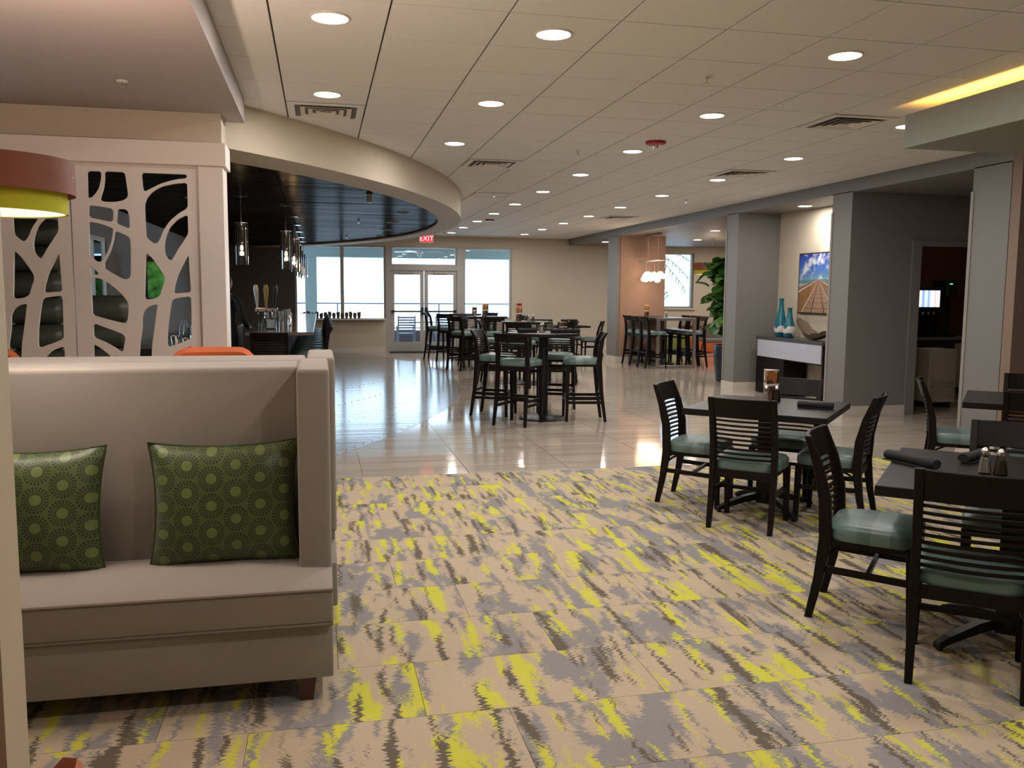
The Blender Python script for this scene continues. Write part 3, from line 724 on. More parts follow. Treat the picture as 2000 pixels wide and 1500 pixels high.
# --- round high tables
RT = [((2.69, 10.37), .45, 'nearest round high-top table, with napkin rolls and shakers'), ((3.47, 14.55), .44, 'second round high-top table, in front of the end wall'),
      ((3.38, 17.7), .43, 'third round high-top table, in front of the tall right patio window'), ((3.30, 20.0), .38, 'farthest round high-top table, before the doors')]
for (c, r, lab) in RT: round_table(c[0], c[1], r, lab)
put('s', 2.19, 10.82, (.87, -.5), 'bar stool left of the nearest high table, bronze glint on its top rail')
put('s', 2.31, 10.02, (.62, .78), 'bar stool in front of the nearest high table, slatted back to the camera')
put('s', 3.13, 10.20, (-.98, .17), 'bar stool in profile right of the nearest high table')
put('s', 3.02, 10.98, (-.45, -.89), 'bar stool behind the nearest high table, facing the camera')
def ring(c, lst):
    for dx, dy, lab in lst: put('s', c[0] + dx, c[1] + dy, (-dx, -dy), lab)
ring(RT[1][0], [(-.52, .18, 'bar stool left of the second high table, orange-brown glint on its rail'), (-.22, -.52, 'bar stool in front of the second high table, back to the camera'),
     (.56, -.2, 'bar stool right of the second high table'), (.25, .55, 'bar stool behind the second high table')])
ring(RT[2][0], [(-.56, -.38, 'bar stool left of the third high table, teal seat in side view'), (-.02, -.62, 'bar stool in front of the third high table'),
     (.55, .1, 'bar stool right of the third high table'), (-.2, .6, 'bar stool behind the third high table')])
ring(RT[3][0], [(-.62, .25, 'leftmost bar stool in side view before the right door leaf'), (-.42, -.5, 'bar stool in front of the farthest high table, back to the camera'),
     (.3, -.55, 'bar stool at the front right of the farthest high table'), (.5, .35, 'bar stool at the back right of the farthest high table')])
# --- low table by the end wall
square_table(6.0, 20.9, 3, .95, 'far square dining table against the cream end wall, beside the column')
for dx, dy, t, lab in ((-.30, -.58, 12, 'far dining chair in front of the end-wall table, back to the camera'), (.32, .56, 180, 'far dining chair behind the end-wall table, brown rail facing the camera'),
                    (-.35, .56, 180, 'far dining chair at the back left of the end-wall table'), (.55, -.35, 60, 'far dining chair tucked beside the grey column at the end-wall table')):
    a = math.radians(t + 90); put('c', 6.0 + dx, 20.9 + dy, (math.cos(a), math.sin(a)), lab)

# --- communal high table with steel end frame
e = empty('communal_high_table', (7.31, 17.05, 0)); tag(e, 'long high communal table with a rectangular steel end frame', 'table')
MB().box(-.43, .05, 1.0, .43, 1.62, 1.05).build('table_top', 'woodtop', e, bevel=.003, segs=1)
for k, y in enumerate((0, 1.62)):
    MB().box(-.44, y, 0, -.375, y + .05, 1.06).box(.375, y, 0, .44, y + .05, 1.06).box(-.375, y, 1.0, .375, y + .05, 1.06).box(-.375, y, 0, .375, y + .05, .06).build('end_frame', 'steel', e, bevel=.003, segs=1)
MB().box(-.03, .2, .05, .03, 1.5, .09).build('floor_rail', 'blackmetal', e)
for k, y in enumerate((17.25, 17.72, 18.2)):
    n_ = ('nearest', 'middle', 'farthest')[k]
    put('s', 6.88, y, (1, .04), '%s bar stool on the left side of the communal table' % n_)
    put('s', 7.80, y + .12, (-1, .03), '%s bar stool on the right side of the communal table, seen through its frame' % n_)

# ------------------------------------------------------------------ bar
bc = empty('bar_counter', (-.45, 11.1, 0)); tag(bc, 'long bar counter with a glossy grey granite top', 'bar')
MB().box(-.42, -.45, 1.03, .37, 8.7, 1.07).build('counter_top', 'granite', bc, bevel=.004, segs=1)
MB().box(-.38, -.2, 0, .04, 8.6, 1.03).build('bar_body', 'cocoa', bc)
for k in range(8): MB().box(.04, -.15 + k * 1.09, .12, .05, .88 + k * 1.09, .98).build('front_panel', 'wood', bc)
MB().tube([(.16, -.1, .18), (.16, 8.5, .18)], .02, 8).build('foot_rail', 'steel', bc)
nth = ('first', 'second', 'third', 'fourth', 'fifth', 'sixth', 'seventh', 'eighth', 'ninth', 'tenth', 'eleventh')
for k in range(11):
    put('s', -.13, 11.9 + .66 * k, (-1, 0), 'bar stool in the row along the bar, %s from the camera' % nth[k], 'bar stools along the granite bar')
put('s', -.56, 10.50, (0.05, 1), 'bar stool at the near end of the bar, dark back just above the bench', 'bar stools along the granite bar')
bk = empty('back_counter', (-1.9, 11.0, 0)); tag(bk, 'low dark service counter behind the bar with a pale worktop edge', 'counter')
MB().box(-.35, 0, 0, .35, 7.5, .86).build('cabinet', 'cocoa', bk); MB().box(-.36, -.02, .86, .37, 7.52, .90).build('worktop', 'steel', bk)
# tap tower and handles
tt = empty('beer_tap_tower', (-.72, 12.35, 1.07)); tag(tt, 'chrome beer tap tower with tall pale, amber and black handles', 'beer tap')
MB().lathe([(.07, 0), (.05, .02), (.035, .05), (.035, .2), (.045, .22)], 16).build('tower', 'chrome', tt, smooth=True)
MB().obox((0, 0, .23), (.30, .07, .06)).build('tap_head', 'chrome', tt, bevel=.01)
for k, (dx, mt) in enumerate(((-.10, 'whiteglaze'), (0, 'amberlaq'), (.09, 'black'))):
    h = MB().lathe([(.012, .26), (.016, .30), (.028, .42), (.036, .52), (.022, .57)], 12, (dx, -.03, 0), R=Matrix.Rotation(.06 * (k - 1), 3, 'Y')); h.build('tap_handle', mt, tt, smooth=True)
    MB().tube([(dx, -.04, .23), (dx, -.10, .21), (dx, -.10, .16)], .01, 8).build('spout', 'chrome', tt)
def bottle(x, y, z, h, r, mt, lab, nm='bottle', grp=None):
    o = MB().lathe([(r, 0), (r, h * .6), (r * .35, h * .78), (r * .35, h), (0, h)], 12).build(nm, mt, None, smooth=True, loc=(x, y, z)); tag(o, lab, nm.replace('_', ' '), grp); return o
for k, (x, y) in enumerate(((-.78, 12.0), (-.69, 12.02), (-.60, 12.0), (-.74, 11.86), (-.64, 11.85))):
    o = MB().lathe([(.026, 0), (.036, .13), (.034, .13), (.024, .008), (0, .008)], 14).build('drinking_glass', 'clear', None, smooth=True, loc=(x, y, 1.07))
    tag(o, 'clear tumbler by the beer taps, ' + ('back left of the cluster', 'middle of its back row', 'back right of the cluster', 'front left of the cluster', 'front right of the cluster')[k], 'glass', 'tumblers clustered by the taps')
for k, (x, y, h, lab) in enumerate(((-.64, 12.75, .22, 'tall steel shaker cup nearest the beer taps'), (-.56, 12.95, .20, 'second steel shaker cup behind the tumblers'), (-.50, 13.2, .22, 'third steel shaker cup behind the tumblers'))):
    o = MB().lathe([(.034, 0), (.044, h), (.040, h), (.03, .01), (0, .01)], 14).build('shaker_cup', 'chrome', None, smooth=True, loc=(x, y, 1.07)); tag(o, lab, 'cup')
for k, (x, y, lab) in enumerate(((-.62, 11.55, 'white napkin caddy on the near end of the bar'), (-.54, 13.9, 'white napkin caddy on the bar, farther one'))):
    e = empty('napkin_caddy', (x, y, 1.07)); tag(e, lab, 'napkin holder')
    MB().box(-.06, -.05, 0, .06, .05, .015).box(-.06, -.05, .015, -.052, .05, .11).box(.052, -.05, .015, .06, .05, .11).build('holder', 'black', e)
    MB().box(-.05, -.045, .015, .05, .045, .12).build('napkin_stack', 'caddy', e)
bottle(-.50, 15.0, 1.07, .20, .035, 'salt', 'white squeeze bottle on the far part of the bar')
bottle(-.42, 12.5, 1.07, .16, .03, 'chrome', 'small metal canister on the bar beside the glasses', 'canister')
# dark coffee machine on back counter
cmn = empty('coffee_grinder', (-1.62, 13.3, .90)); tag(cmn, 'tall dark coffee grinder on the counter behind the bar', 'coffee grinder')
MB().box(-.11, -.14, 0, .11, .14, .05).box(-.08, -.09, .05, .08, .09, .36).build('body', 'black', cmn, bevel=.02)
MB().lathe([(.05, .36), (.12, .50), (.13, .62), (.09, .66), (0, .67)], 16).build('hopper', 'black', cmn, smooth=True)
for k, (x, y, h) in enumerate(((-1.75, 11.3, .10), (-1.62, 11.35, .07), (-1.58, 11.7, .09), (-1.72, 12.0, .28), (-1.64, 12.1, .30), (-1.8, 12.2, .26))):
    if k < 3:
        o = MB().lathe([(.04, 0), (.055, h), (.05, h), (.035, .01), (0, .01)], 12).build('steel_cup', 'chrome', None, smooth=True, loc=(x, y, .9)); tag(o, 'small steel cup on the service counter, ' + ('tallest and nearest', 'shortest', 'farthest back')[k], 'cup', 'cups on the service counter')
    else: bottle(x, y, .9, h, .038, 'clear', ('middle-height', 'tallest', 'shortest')[k - 3] + ' clear bottle on the service counter behind the bar', 'bottle', 'bottles on the service counter')
# dark succulents on the window ledge
sm = MB()
for k in range(9):
    a = k * 2.4; sm.sphere((.03 * math.cos(a), .03 * math.sin(a), .06 + .006 * k), .026, 7, 5, (1, 1, 1.6))
sm.lathe([(.035, 0), (.045, .05), (0, .05)], 10); sme = sm.mesh('small_plant', 'stem', smooth=True)
for k in range(15):
    o = inst('small_plant', sme, None, (-.50 + k * .105, FARY - .12, .88), k * 1.3); o.scale = (.9, .9, 1.0 + .35 * ((k * 7) % 5) / 5)
    tag(o, 'small dark knobbly plant on the window ledge, %s from the left' % (nth + ('twelfth', 'thirteenth', 'fourteenth', 'fifteenth'))[k], 'plant', 'small plants on the patio window ledge')
# pendants over the bar
def pendant(x, y, lab, z0=1.87, z1=2.35):
    e = empty('glass_pendant', (x, y, z0)); tag(e, lab, 'pendant lamp', 'glass cylinder pendants over the bar')
    h = z1 - z0
    MB().lathe([(.075, 0), (.075, h), (.071, h), (.071, 0)], 24, cap=False).build('outer_glass', 'clear', e, smooth=True)
    MB().lathe([(.038, .10), (.038, h)], 16, cap=False).build('inner_glass', 'clear', e, smooth=True)
    MB().sphere((0, 0, .20), .018, 10, 8, (1, 1, 1.9)).build('bulb', 'bulb', e, smooth=True)
    MB().lathe([(.02, .245), (.02, .33), (.012, .34), (.012, h + .01), (.076, h + .012), (.076, h + .02), (.01, h + .025)], 16).build('socket', 'chrome', e, smooth=True)
    MB().tube([(0, 0, h + .02), (0, 0, 2.685 - z0)], .004, 6).build('cord', 'chrome', e)
    MB().lathe([(.075, 2.675 - z0), (.075, 2.69 - z0)], 20).build('ceiling_plate', 'chrome', e, smooth=True)
    light('bulb_light', 'POINT', (0, 0, .14), 4.0, (1, .6, .3), e, shadow_soft_size=.03)
    return e
pendant(-.91, 11.0, 'nearest glass cylinder pendant, hanging apart at the left')
for k, (x, y) in enumerate(((-.43, 12.0), (-.375, 13.7), (-.37, 15.4), (-.37, 17.1), (-.36, 18.8), (-.35, 20.4))):
    pendant(x, y, 'glass cylinder pendant above the bar, %s of the close row' % nth[k], 1.85 + .0, 2.33)

# ------------------------------------------------------------------ benches
def make_bench():
    LEN = 2.62
    e = empty('banquette_bench')
    MB().box(-LEN, .06, .09, 0, .80, .30).build('base', 'bench', e, bevel=.012, segs=2, smooth=True)
    # seat cushion, slightly crowned
    n = 24; b = MB(); secs = []
    for k in range(n + 1):
        x = -LEN + .005 + (LEN - .005) * k / n
        edge = min(k, n - k) / 3; cr = .018 * min(1, edge)
        q = []
        for y, z in ((.0, .315), (-.004, .44), (.02, .455), (.15, .468 + cr), (.30, .476 + cr), (.44, .470), (.44, .315), (.2, .305)): q.append((x, y + .03, z))
        secs.append(q)
    b.loft(secs).build('seat_cushion', 'bench', e, bevel=.006, segs=2, smooth=True)
    b = MB(); b.tube([(-LEN, .025, .445), (0, .025, .445)], .006, 6).tube([(-LEN, .028, .312), (0, .028, .312)], .006, 6).build('piping', 'piping', e, smooth=True)
    MB().box(-LEN + .13, .46, .30, -.12, .80, 1.245).build('backrest', 'bench', e, bevel=.02, segs=3, smooth=True)
    for x0 in (-LEN, -.125):
        MB().box(x0, .22, .445, x0 + .125, .80, 1.255).build('wing_arm', 'bench', e, bevel=.018, segs=3, smooth=True)
    for x in (-.10, -LEN + .10):
        for y in (.10, .74): MB().loft([rect(x, y, 0, .045, .045), rect(x, y, .10, .07, .07)]).build('leg', 'walnut', e)
    return e
bn = make_bench(); bn.location = (.03, 3.18, 0)
tag(bn, 'high-backed taupe bench with green pillows in the left foreground', 'bench')
b2 = dup(bn, (-2.56, 4.80, 0), PI, 'matching taupe bench standing back to back behind the front one')

def pillow(x, y, z, w, h, rx, rz, label):
    e = empty('throw_pillow', (x, y, z), rz); tag(e, label, 'pillow', ); e.rotation_euler.x = rx
    n = 22; vs = []; fs = []
    def P(u, v, s):
        # concave outline with pulled-out corners, thick centre
        e_ = 1 - .10 * (1 - u * u) * (1 if abs(v) > .0 else 1) * abs(v) ** 3
        f_ = 1 - .10 * (1 - v * v) * abs(u) ** 3
        t = (max(0, (1 - abs(u) ** 2.6)) * max(0, (1 - abs(v) ** 2.6))) ** .55
        wr = .006 * math.sin(9 * u + 4 * v) * t
        return (u * w / 2 * f_, s * (.088 * t + wr * .6), v * h / 2 * e_)
    for s in (-1, 1):
        o = len(vs)
        for j in range(n + 1):
            for i in range(n + 1): vs.append(P(-1 + 2 * i / n, -1 + 2 * j / n, s))
        for j in range(n):
            for i in range(n):
                q = (o + j * (n + 1) + i, o + j * (n + 1) + i + 1, o + (j + 1) * (n + 1) + i + 1, o + (j + 1) * (n + 1) + i)
                fs.append(q if s < 0 else q[::-1])
    MB().add(vs, fs).build('cover', 'pillow', e, smooth=True)
    ring_ = [P(-1 + 2 * i / n, -1, 1) for i in range(n)] + [P(1, -1 + 2 * i / n, 1) for i in range(n)] + [P(1 - 2 * i / n, 1, 1) for i in range(n)] + [P(-1, 1 - 2 * i / n, 1) for i in range(n + 1)]
    MB().tube(ring_, .005, 6).build('cord_edging', 'pillowcord', e, smooth=True)
    return e
pillow(-.378, 3.53, .715, .57, .50, -.13, .02, 'green ring-patterned pillow against the right wing of the bench')
pillow(-1.085, 3.53, .71, .54, .50, -.15, -.03, 'green ring-patterned pillow at the left, cut by the picture edge')

# orange chairs
def orange_chair(x, y, rz, top, label, w=.56, dip=0.0):
    e = empty('orange_chair', (x, y, 0), rz); tag(e, label, 'chair')
    b = MB(); secs = []; n = 16
    for k in range(n + 1):          # curved shell, swept across the width
        t = -1 + 2 * k / n; x_ = w / 2 * t; hh = top - (dip * (1 - abs(t)) + .03 * (abs(t) > .99) if dip else .10 * max(0, abs(t) - .55) ** 2 / .2025)
        yb_ = .22 - .10 * t * t
        secs.append([(x_, yb_, .36), (x_, yb_ + .07, .36), (x_, yb_ + .12, hh - .03), (x_, yb_ + .085, hh), (x_, yb_ + .04, hh - .03)])
    b.loft(secs).build('shell_back', 'orange', e, smooth=True)
    MB().box(-w / 2 + .02, -.26, .34, w / 2 - .02, .25, .46).build('seat', 'orange', e, bevel=.04, segs=3, smooth=True)
    for sx in (-1, 1):
        for sy in (-1, 1): MB().bar((sx * w * .36, sy * .18, .35), (sx * w * .45, sy * .24, 0), .028, .028).build('leg', 'walnut', e)
    return e
orange_chair(-.655, 5.45, .0, 1.20, 'orange high-backed chair top behind the bench, right one')
orange_chair(-2.0, 5.45, .0, 1.20, 'orange high-backed chair top behind the bench, at the left edge')
orange_chair(-.712, 1.49, .0, .70, 'orange chair whose top corner shows at the bottom left edge', .5, .30)

# ------------------------------------------------------------------ tree screen
HOLES = [[(-1.58,2.382),(-1.489,2.383),(-1.488,2.339),(-1.504,2.272),(-1.529,2.227),(-1.559,2.197),(-1.582,2.194)],[(-1.468,2.384),(-1.333,2.382),(-1.325,2.311),(-1.317,2.228),(-1.324,2.203),(-1.351,2.185),(-1.404,2.172),(-1.468,2.171),(-1.501,2.181),(-1.498,2.205),(-1.477,2.267),(-1.467,2.329)],[(-1.581,2.147),(-1.49,2.137),(-1.417,2.124),(-1.423,2.031),(-1.494,2.044),(-1.582,2.062)],[(-1.393,2.123),(-1.343,2.126),(-1.322,2.11),(-1.315,2.076),(-1.313,1.986),(-1.358,2.005),(-1.402,2.023),(-1.397,2.074)],[(-1.582,2.034),(-1.495,2.016),(-1.426,1.989),(-1.425,1.972),(-1.436,1.905),(-1.465,1.825),(-1.494,1.774),(-1.516,1.751),(-1.537,1.75),(-1.568,1.773),(-1.588,1.789)],[(-1.412,1.973),(-1.36,1.951),(-1.313,1.924),(-1.312,1.839),(-1.319,1.663),(-1.328,1.64),(-1.35,1.629),(-1.382,1.636),(-1.445,1.673),(-1.486,1.7),(-1.501,1.723),(-1.484,1.757),(-1.449,1.825),(-1.425,1.905)],[(-1.584,1.724),(-1.565,1.711),(-1.528,1.664),(-1.551,1.659),(-1.586,1.663)],[(-1.588,1.637),(-1.531,1.637),(-1.479,1.61),(-1.417,1.559),(-1.376,1.514),(-1.345,1.468),(-1.341,1.428),(-1.35,1.347),(-1.362,1.315),(-1.404,1.322),(-1.5,1.347),(-1.586,1.375),(-1.585,1.45)],[(-1.581,1.318),(-1.513,1.29),(-1.439,1.261),(-1.386,1.238),(-1.371,1.214),(-1.378,1.174),(-1.393,1.105),(-1.433,1.134),(-1.506,1.18),(-1.584,1.215)],[(-1.585,1.169),(-1.54,1.14),(-1.488,1.094),(-1.452,1.053),(-1.433,0.989),(-1.427,0.872),(-1.593,0.875)],[(-1.224,2.382),(-0.92,2.381),(-0.919,2.353),(-1.013,2.339),(-1.101,2.308),(-1.167,2.272),(-1.205,2.25),(-1.217,2.27)],[(-0.918,2.323),(-0.919,2.143),(-0.977,2.108),(-1.044,2.049),(-1.09,1.98),(-1.113,1.922),(-1.131,1.893),(-1.153,1.885),(-1.179,1.904),(-1.208,1.932),(-1.209,2.022),(-1.21,2.113),(-1.21,2.158),(-1.196,2.203),(-1.157,2.25),(-1.091,2.291),(-1.003,2.313)],[(-0.921,2.098),(-0.921,1.961),(-0.95,1.914),(-0.996,1.845),(-1.025,1.792),(-1.042,1.766),(-1.064,1.78),(-1.085,1.814),(-1.088,1.877),(-1.075,1.935),(-1.046,2.003),(-0.989,2.062)],[(-1.212,1.824),(-1.172,1.784),(-1.131,1.722),(-1.095,1.659),(-1.091,1.625),(-1.115,1.556),(-1.127,1.515),(-1.16,1.495),(-1.215,1.486),(-1.233,1.497),(-1.228,1.566),(-1.22,1.704)],[(-0.923,1.811),(-0.915,1.54),(-0.973,1.536),(-1.034,1.53),(-1.026,1.579),(-1.002,1.66),(-0.967,1.73)],[(-1.145,1.457),(-1.153,1.405),(-1.173,1.278),(-1.193,1.161),(-1.205,0.986),(-1.209,0.869),(-1.295,0.87),(-1.289,0.987),(-1.275,1.173),(-1.257,1.278),(-1.252,1.37),(-1.234,1.411),(-1.2,1.44)],[(-1.046,1.49),(-0.985,1.504),(-0.915,1.511),(-0.919,1.207),(-0.984,1.178),(-1.068,1.147),(-1.086,1.149),(-1.089,1.172),(-1.082,1.277),(-1.065,1.394)],[(-0.918,1.154),(-0.917,0.983),(-0.921,0.864),(-1.11,0.867),(-1.089,0.985),(-1.042,1.078),(-0.997,1.125)]]
def smooth_poly(p):
    out = []
    for i in range(len(p)):
        a, b_ = Vector(p[i]), Vector(p[(i + 1) % len(p)]); d = (b_ - a)
        k = min(.22, .014 / max(d.length, 1e-4)) if d.length < .25 else .012 / d.length
        out += [a + d * k, b_ - d * k]
    return [tuple(q) for q in out]
def panel(x0, x1, z0, z1, holes, ox):
    cu = bpy.data.curves.new('tmp', 'CURVE'); cu.dimensions = '2D'; cu.fill_mode = 'BOTH'; cu.extrude = .012
    def spl(pts):
        s = cu.splines.new('POLY'); s.points.add(len(pts) - 1)
        for q, (x, z) in zip(s.points, pts): q.co = (x, z, 0, 1)
        s.use_cyclic_u = True
    spl([(x0, z0), (x1, z0), (x1, z1), (x0, z1)])
    for h in holes: spl([(x + ox, z) for x, z in smooth_poly(h)])
    o = bpy.data.objects.new('tmp', cu); COL.objects.link(o)
    bpy.context.view_layer.update()
    me = bpy.data.meshes.new_from_object(o.evaluated_get(bpy.context.evaluated_depsgraph_get()))
    bpy.data.objects.remove(o); bpy.data.curves.remove(cu)
    me.name = 'panel'; me.materials.clear(); me.materials.append(M['white'])
    return me
sc = empty('tree_screen', (-1.2, 6.7, 0)); tag(sc, 'white partition screen cut into a stylised tree-branch pattern', 'screen')
for k in range(3):
    x0 = -1.692 - .86 * k; x1 = x0 + .852
    me = panel(x0, x1, .12, 2.46, HOLES, -.86 * k)
    o = bpy.data.objects.new('cut_out_panel', me); COL.objects.link(o); o.parent = sc
    o.rotation_euler = (PI / 2, 0, 0); o.location = (1.2, 0, 0)
MB().box(-3.0, -.08, 2.44, .555, .26, 2.60).build('cap_beam', 'white', sc)
MB().box(.36, -.05, 0, .535, .20, 2.44).build('end_post', 'white', sc, bevel=.004, segs=1)
MB().box(-2.9, -.04, 0, .36, .05, .12).build('bottom_rail', 'white', sc)

# drum pendant over the bench
def drum(x, y, z0, r, label, h=.2, ceil=SOFZ, power=9):
    e = empty('drum_pendant', (x, y, z0)); tag(e, label, 'pendant lamp')
    ri = r * .90
    MB().lathe([(r, h * .36), (r, h), (r - .006, h), (r - .006, h * .36)], 48, cap=False).build('outer_shade', 'shadebrown', e, smooth=True)
    MB().lathe([(ri, 0), (ri, h * .8), (ri - .006, h * .8), (ri - .006, 0)], 48, cap=False).build('inner_shade', 'shadelime', e, smooth=True)
    MB().lathe([(ri - .008, .004), (ri - .008, .010), (0, .010)], 48).build('diffuser', 'diffuser', e)
    MB().bar((-r, 0, h * .7), (r, 0, h * .7), .012, .006).bar((0, -r, h * .7), (0, r, h * .7), .012, .006).build('spider', 'steel', e)
    MB().tube([(0, 0, h * .7), (0, 0, ceil - z0)], .005, 6).lathe([(.06, ceil - z0 - .02), (.06, ceil - z0)], 16).build('stem', 'steel', e)
    light('lamp_up', 'POINT', (0, 0, h * .9), power, (1, .74, .60), e, shadow_soft_size=.06)
    return e
drum(-1.13, 3.42, 1.82, .275, 'two-tier drum pendant in brown veneer and lime fabric above the bench', .185, SOFZ, 120)
l = light('lamp_down', 'AREA', (-1.13, 3.42, 1.80), 9, (1, .86, .76), shape='DISK', size=.5)

# olive channelled booth behind the screen
e = empty('channelled_booth', (-2.4, 8.5, 0)); tag(e, 'tall olive booth of stacked horizontal cushions behind the screen', 'booth')
MB().box(-.36, -.05, 0, .66, .65, .30).build('base', 'cocoa', e)
def roll(x0, x1, z, r, d=0.0):
    b = MB(); secs = []
    for x, q in ((x0, .55), (x0 + .03, .9), (x0 + .07, 1), (x1 - .07, 1), (x1 - .03, .9), (x1, .55)):
        secs.append([(x, .18 + d + math.cos(2 * PI * i / 16) * .15 * q, z + math.sin(2 * PI * i / 16) * r * q) for i in range(16)])
    return b.loft(secs)
for k in range(8): roll(-.36, .12, .42 + .235 * k, .122).build('cushion_roll', 'olive', e, smooth=True)
for k in range(5): roll(.17, .66, .42 + .24 * k, .125, .05).build('cushion_roll', 'olive', e, smooth=True)

# television
tv = empty('television', (-2.42, 14.0, 1.38), 0.35); tag(tv, 'wall television showing a green sports field, seen through the screen', 'television')
MB().box(-.22, -.02, 0, .22, .03, .68).build('bezel', 'black', tv)
m_, nt, b_ = newmat('tv_green'); tc = N(nt, 'ShaderNodeTexCoord'); no = N(nt, 'ShaderNodeTexNoise', i_Scale=7.0, i_Detail=3.0); L(nt, tc, 'Object', no, 'Vector')
r_ = ramp(nt, [(.35, (.01, .04, .01)), (.55, (.03, .13, .02)), (.7, (.08, .20, .06))]); L(nt, no, 'Fac', r_, 'Fac'); L(nt, r_, 'Color', b_, 'Emission Color'); b_.inputs['Emission Strength'].default_value = 1.0; b_.inputs['Base Color'].default_value = (0, 0, 0, 1)
M['tvgreen'] = m_
MB().box(-.11, -.024, .06, .13, -.019, .60).build('display', 'tvgreen', tv); MB().bar((-.02, .02, .34), (-.37, .12, .34), .04, .04).build('wall_arm', 'black', tv)

# ------------------------------------------------------------------ ceiling fittings
def dl_mesh():
    a = MB().lathe([(.108, 3.008), (.108, 3.002), (.098, 2.999), (.094, 3.003)], 28, cap=False).mesh('ring', 'ringwhite', smooth=True)
    b = MB().lathe([(.095, 3.003), (.09, 3.0), (0, 2.999)], 28).mesh('lens', 'lampon')
    return a, b
DA, DB = dl_mesh()
def downlight(x, y, label, dz=0.0, power=None, grp='recessed downlights in the main ceiling'):
    e = empty('ceiling_light', (x, y, 0)); tag(e, label, 'ceiling light', grp)
    inst('trim_ring', DA, e, (0, 0, dz)); inst('lens', DB, e, (0, 0, dz))
    light('lamp', 'AREA', (0, 0, 2.992 + dz), power or DOWNLIGHT_W, DOWNLIGHT_COL, e, shape='DISK', size=.18)
    return e
YR = [4.9, 6.745, 8.6, 10.42, 12.27, 14.1, 15.87, 17.62, 19.4, 21.15]
ordn = ('first', 'second', 'third', 'fourth', 'fifth', 'sixth', 'seventh', 'eighth', 'ninth', 'tenth')
for x, idx, nm in ((.075, (0, 1), 'leftmost'), (1.31, (0, 1, 2), 'second'), (3.15, range(10), 'third'), (4.97, range(1, 10), 'rightmost')):
    for q, k in enumerate(idx):
        downlight(x, YR[k], 'round downlight in the %s ceiling column, %s from the camera' % (nm, ordn[q]))
for x in (1.31, 3.15): downlight(x, 3.055, 'round downlight overhead just above the picture, %s' % ('left' if x < 2 else 'right')); downlight(x, 1.21, 'round downlight overhead behind the camera view, %s' % ('left' if x < 2 else 'right'))
downlight(6.93, 11.62, 'round downlight in the niche above the painting', 2.85 - 3.008, 15, 'downlights in the lowered right-hand ceiling')
downlight(7.88, 17.16 - .6, 'round downlight right of the globe pendant', 2.85 - 3.008, 15, 'downlights in the lowered right-hand ceiling')
downlight(8.79, 19.42, 'farther round downlight beyond the globe pendant', 2.85 - 3.008, 40, 'downlights in the lowered right-hand ceiling')
downlight(7.0, 20.91, 'small round downlight left of the far column', 2.85 - 3.008, 7, 'downlights in the lowered right-hand ceiling')
downlight(9.6, 15.6, 'hidden round downlight above the lounge chair', 2.85 - 3.008, 45, 'downlights in the lowered right-hand ceiling')
downlight(10.5, 20.9, 'unseen fill downlight added to brighten the wall near the single window', 2.85 - 3.008, 30, 'downlights in the lowered right-hand ceiling')  # invented lamp out of view, lifts the end wall behind the fig
s_ = light('niche_spot', 'SPOT', (7.0, 11.35, 2.80), 40, (1, .85, .66), spot_size=1.1, spot_blend=.5, shadow_soft_size=.03)
s_.rotation_euler = Vector((.30, .05, -.55)).to_track_quat('-Z', 'Y').to_euler()

def vent(x, y, label, plain=False):
    e = empty('ceiling_vent', (x, y, 0)); tag(e, label, 'vent')
    a = .292
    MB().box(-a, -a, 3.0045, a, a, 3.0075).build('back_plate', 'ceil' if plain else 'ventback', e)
    MB().box(-a, -a, 2.996, a, -a + .05, 3.005).box(-a, a - .05, 2.996, a, a, 3.005).box(-a, -a + .05, 2.996, -a + .05, a - .05, 3.005).box(a - .05, -a + .05, 2.996, a, a - .05, 3.005).build('outer_frame', 'ceil', e)
    if not plain:
        for k in range(3):
            r0 = .20 - k * .06; b = MB()
            for sx, sy in ((0, 1), (0, -1), (1, 0), (-1, 0)):
                ro, ri = r0, r0 - .035
                if sx == 0: vs = [(-ro, sy * ro, 2.988), (ro, sy * ro, 2.988), (ri, sy * ri, 3.002), (-ri, sy * ri, 3.002)]
                else: vs = [(sx * ro, -ro, 2.988), (sx * ro, ro, 2.988), (sx * ri, ri, 3.002), (sx * ri, -ri, 3.002)]
                vs2 = [(p[0], p[1], p[2] + .003) for p in vs]; b.add(vs + vs2, [(0, 1, 2, 3), (7, 6, 5, 4), (0, 4, 5, 1), (1, 5, 6, 2), (2, 6, 7, 3), (3, 7, 4, 0)])
            b.build('louvre', 'ringwhite', e)
    return e
gx = lambda i: .07 + i * T
gy = lambda j: 4.9 + j * T
vent(.07, gy(4), 'square ceiling vent beside the curved bulkhead')
vent(gx(3), gy(8), 'square ceiling vent in the centre, lit bluish by the windows')
vent(gx(7), gy(3), 'square ceiling vent near the amber cove')
vent(gx(8), gy(8), 'square ceiling vent right of centre, halfway back')
vent(gx(9), gy(18), 'small far ceiling vent near the blue-grey beam')
vent(gx(4), gy(13), 'plain raised access panel in the far ceiling', True)
def sprinkler(x, y, label, z=3.008):
    e = empty('sprinkler_head', (x, y, z)); tag(e, label, 'sprinkler')
    MB().lathe([(.035, 0), (.035, -.004), (.028, -.008), (0, -.008)], 16).build('escutcheon', 'ringwhite', e, smooth=True)
    MB().lathe([(.007, -.008), (.007, -.03)], 8).bar((-.012, 0, -.012), (-.002, 0, -.042), .003, .003).bar((.012, 0, -.012), (.002, 0, -.042), .003, .003).lathe([(.018, -.042), (.018, -.044)], 12).build('deflector', 'chrome', e)
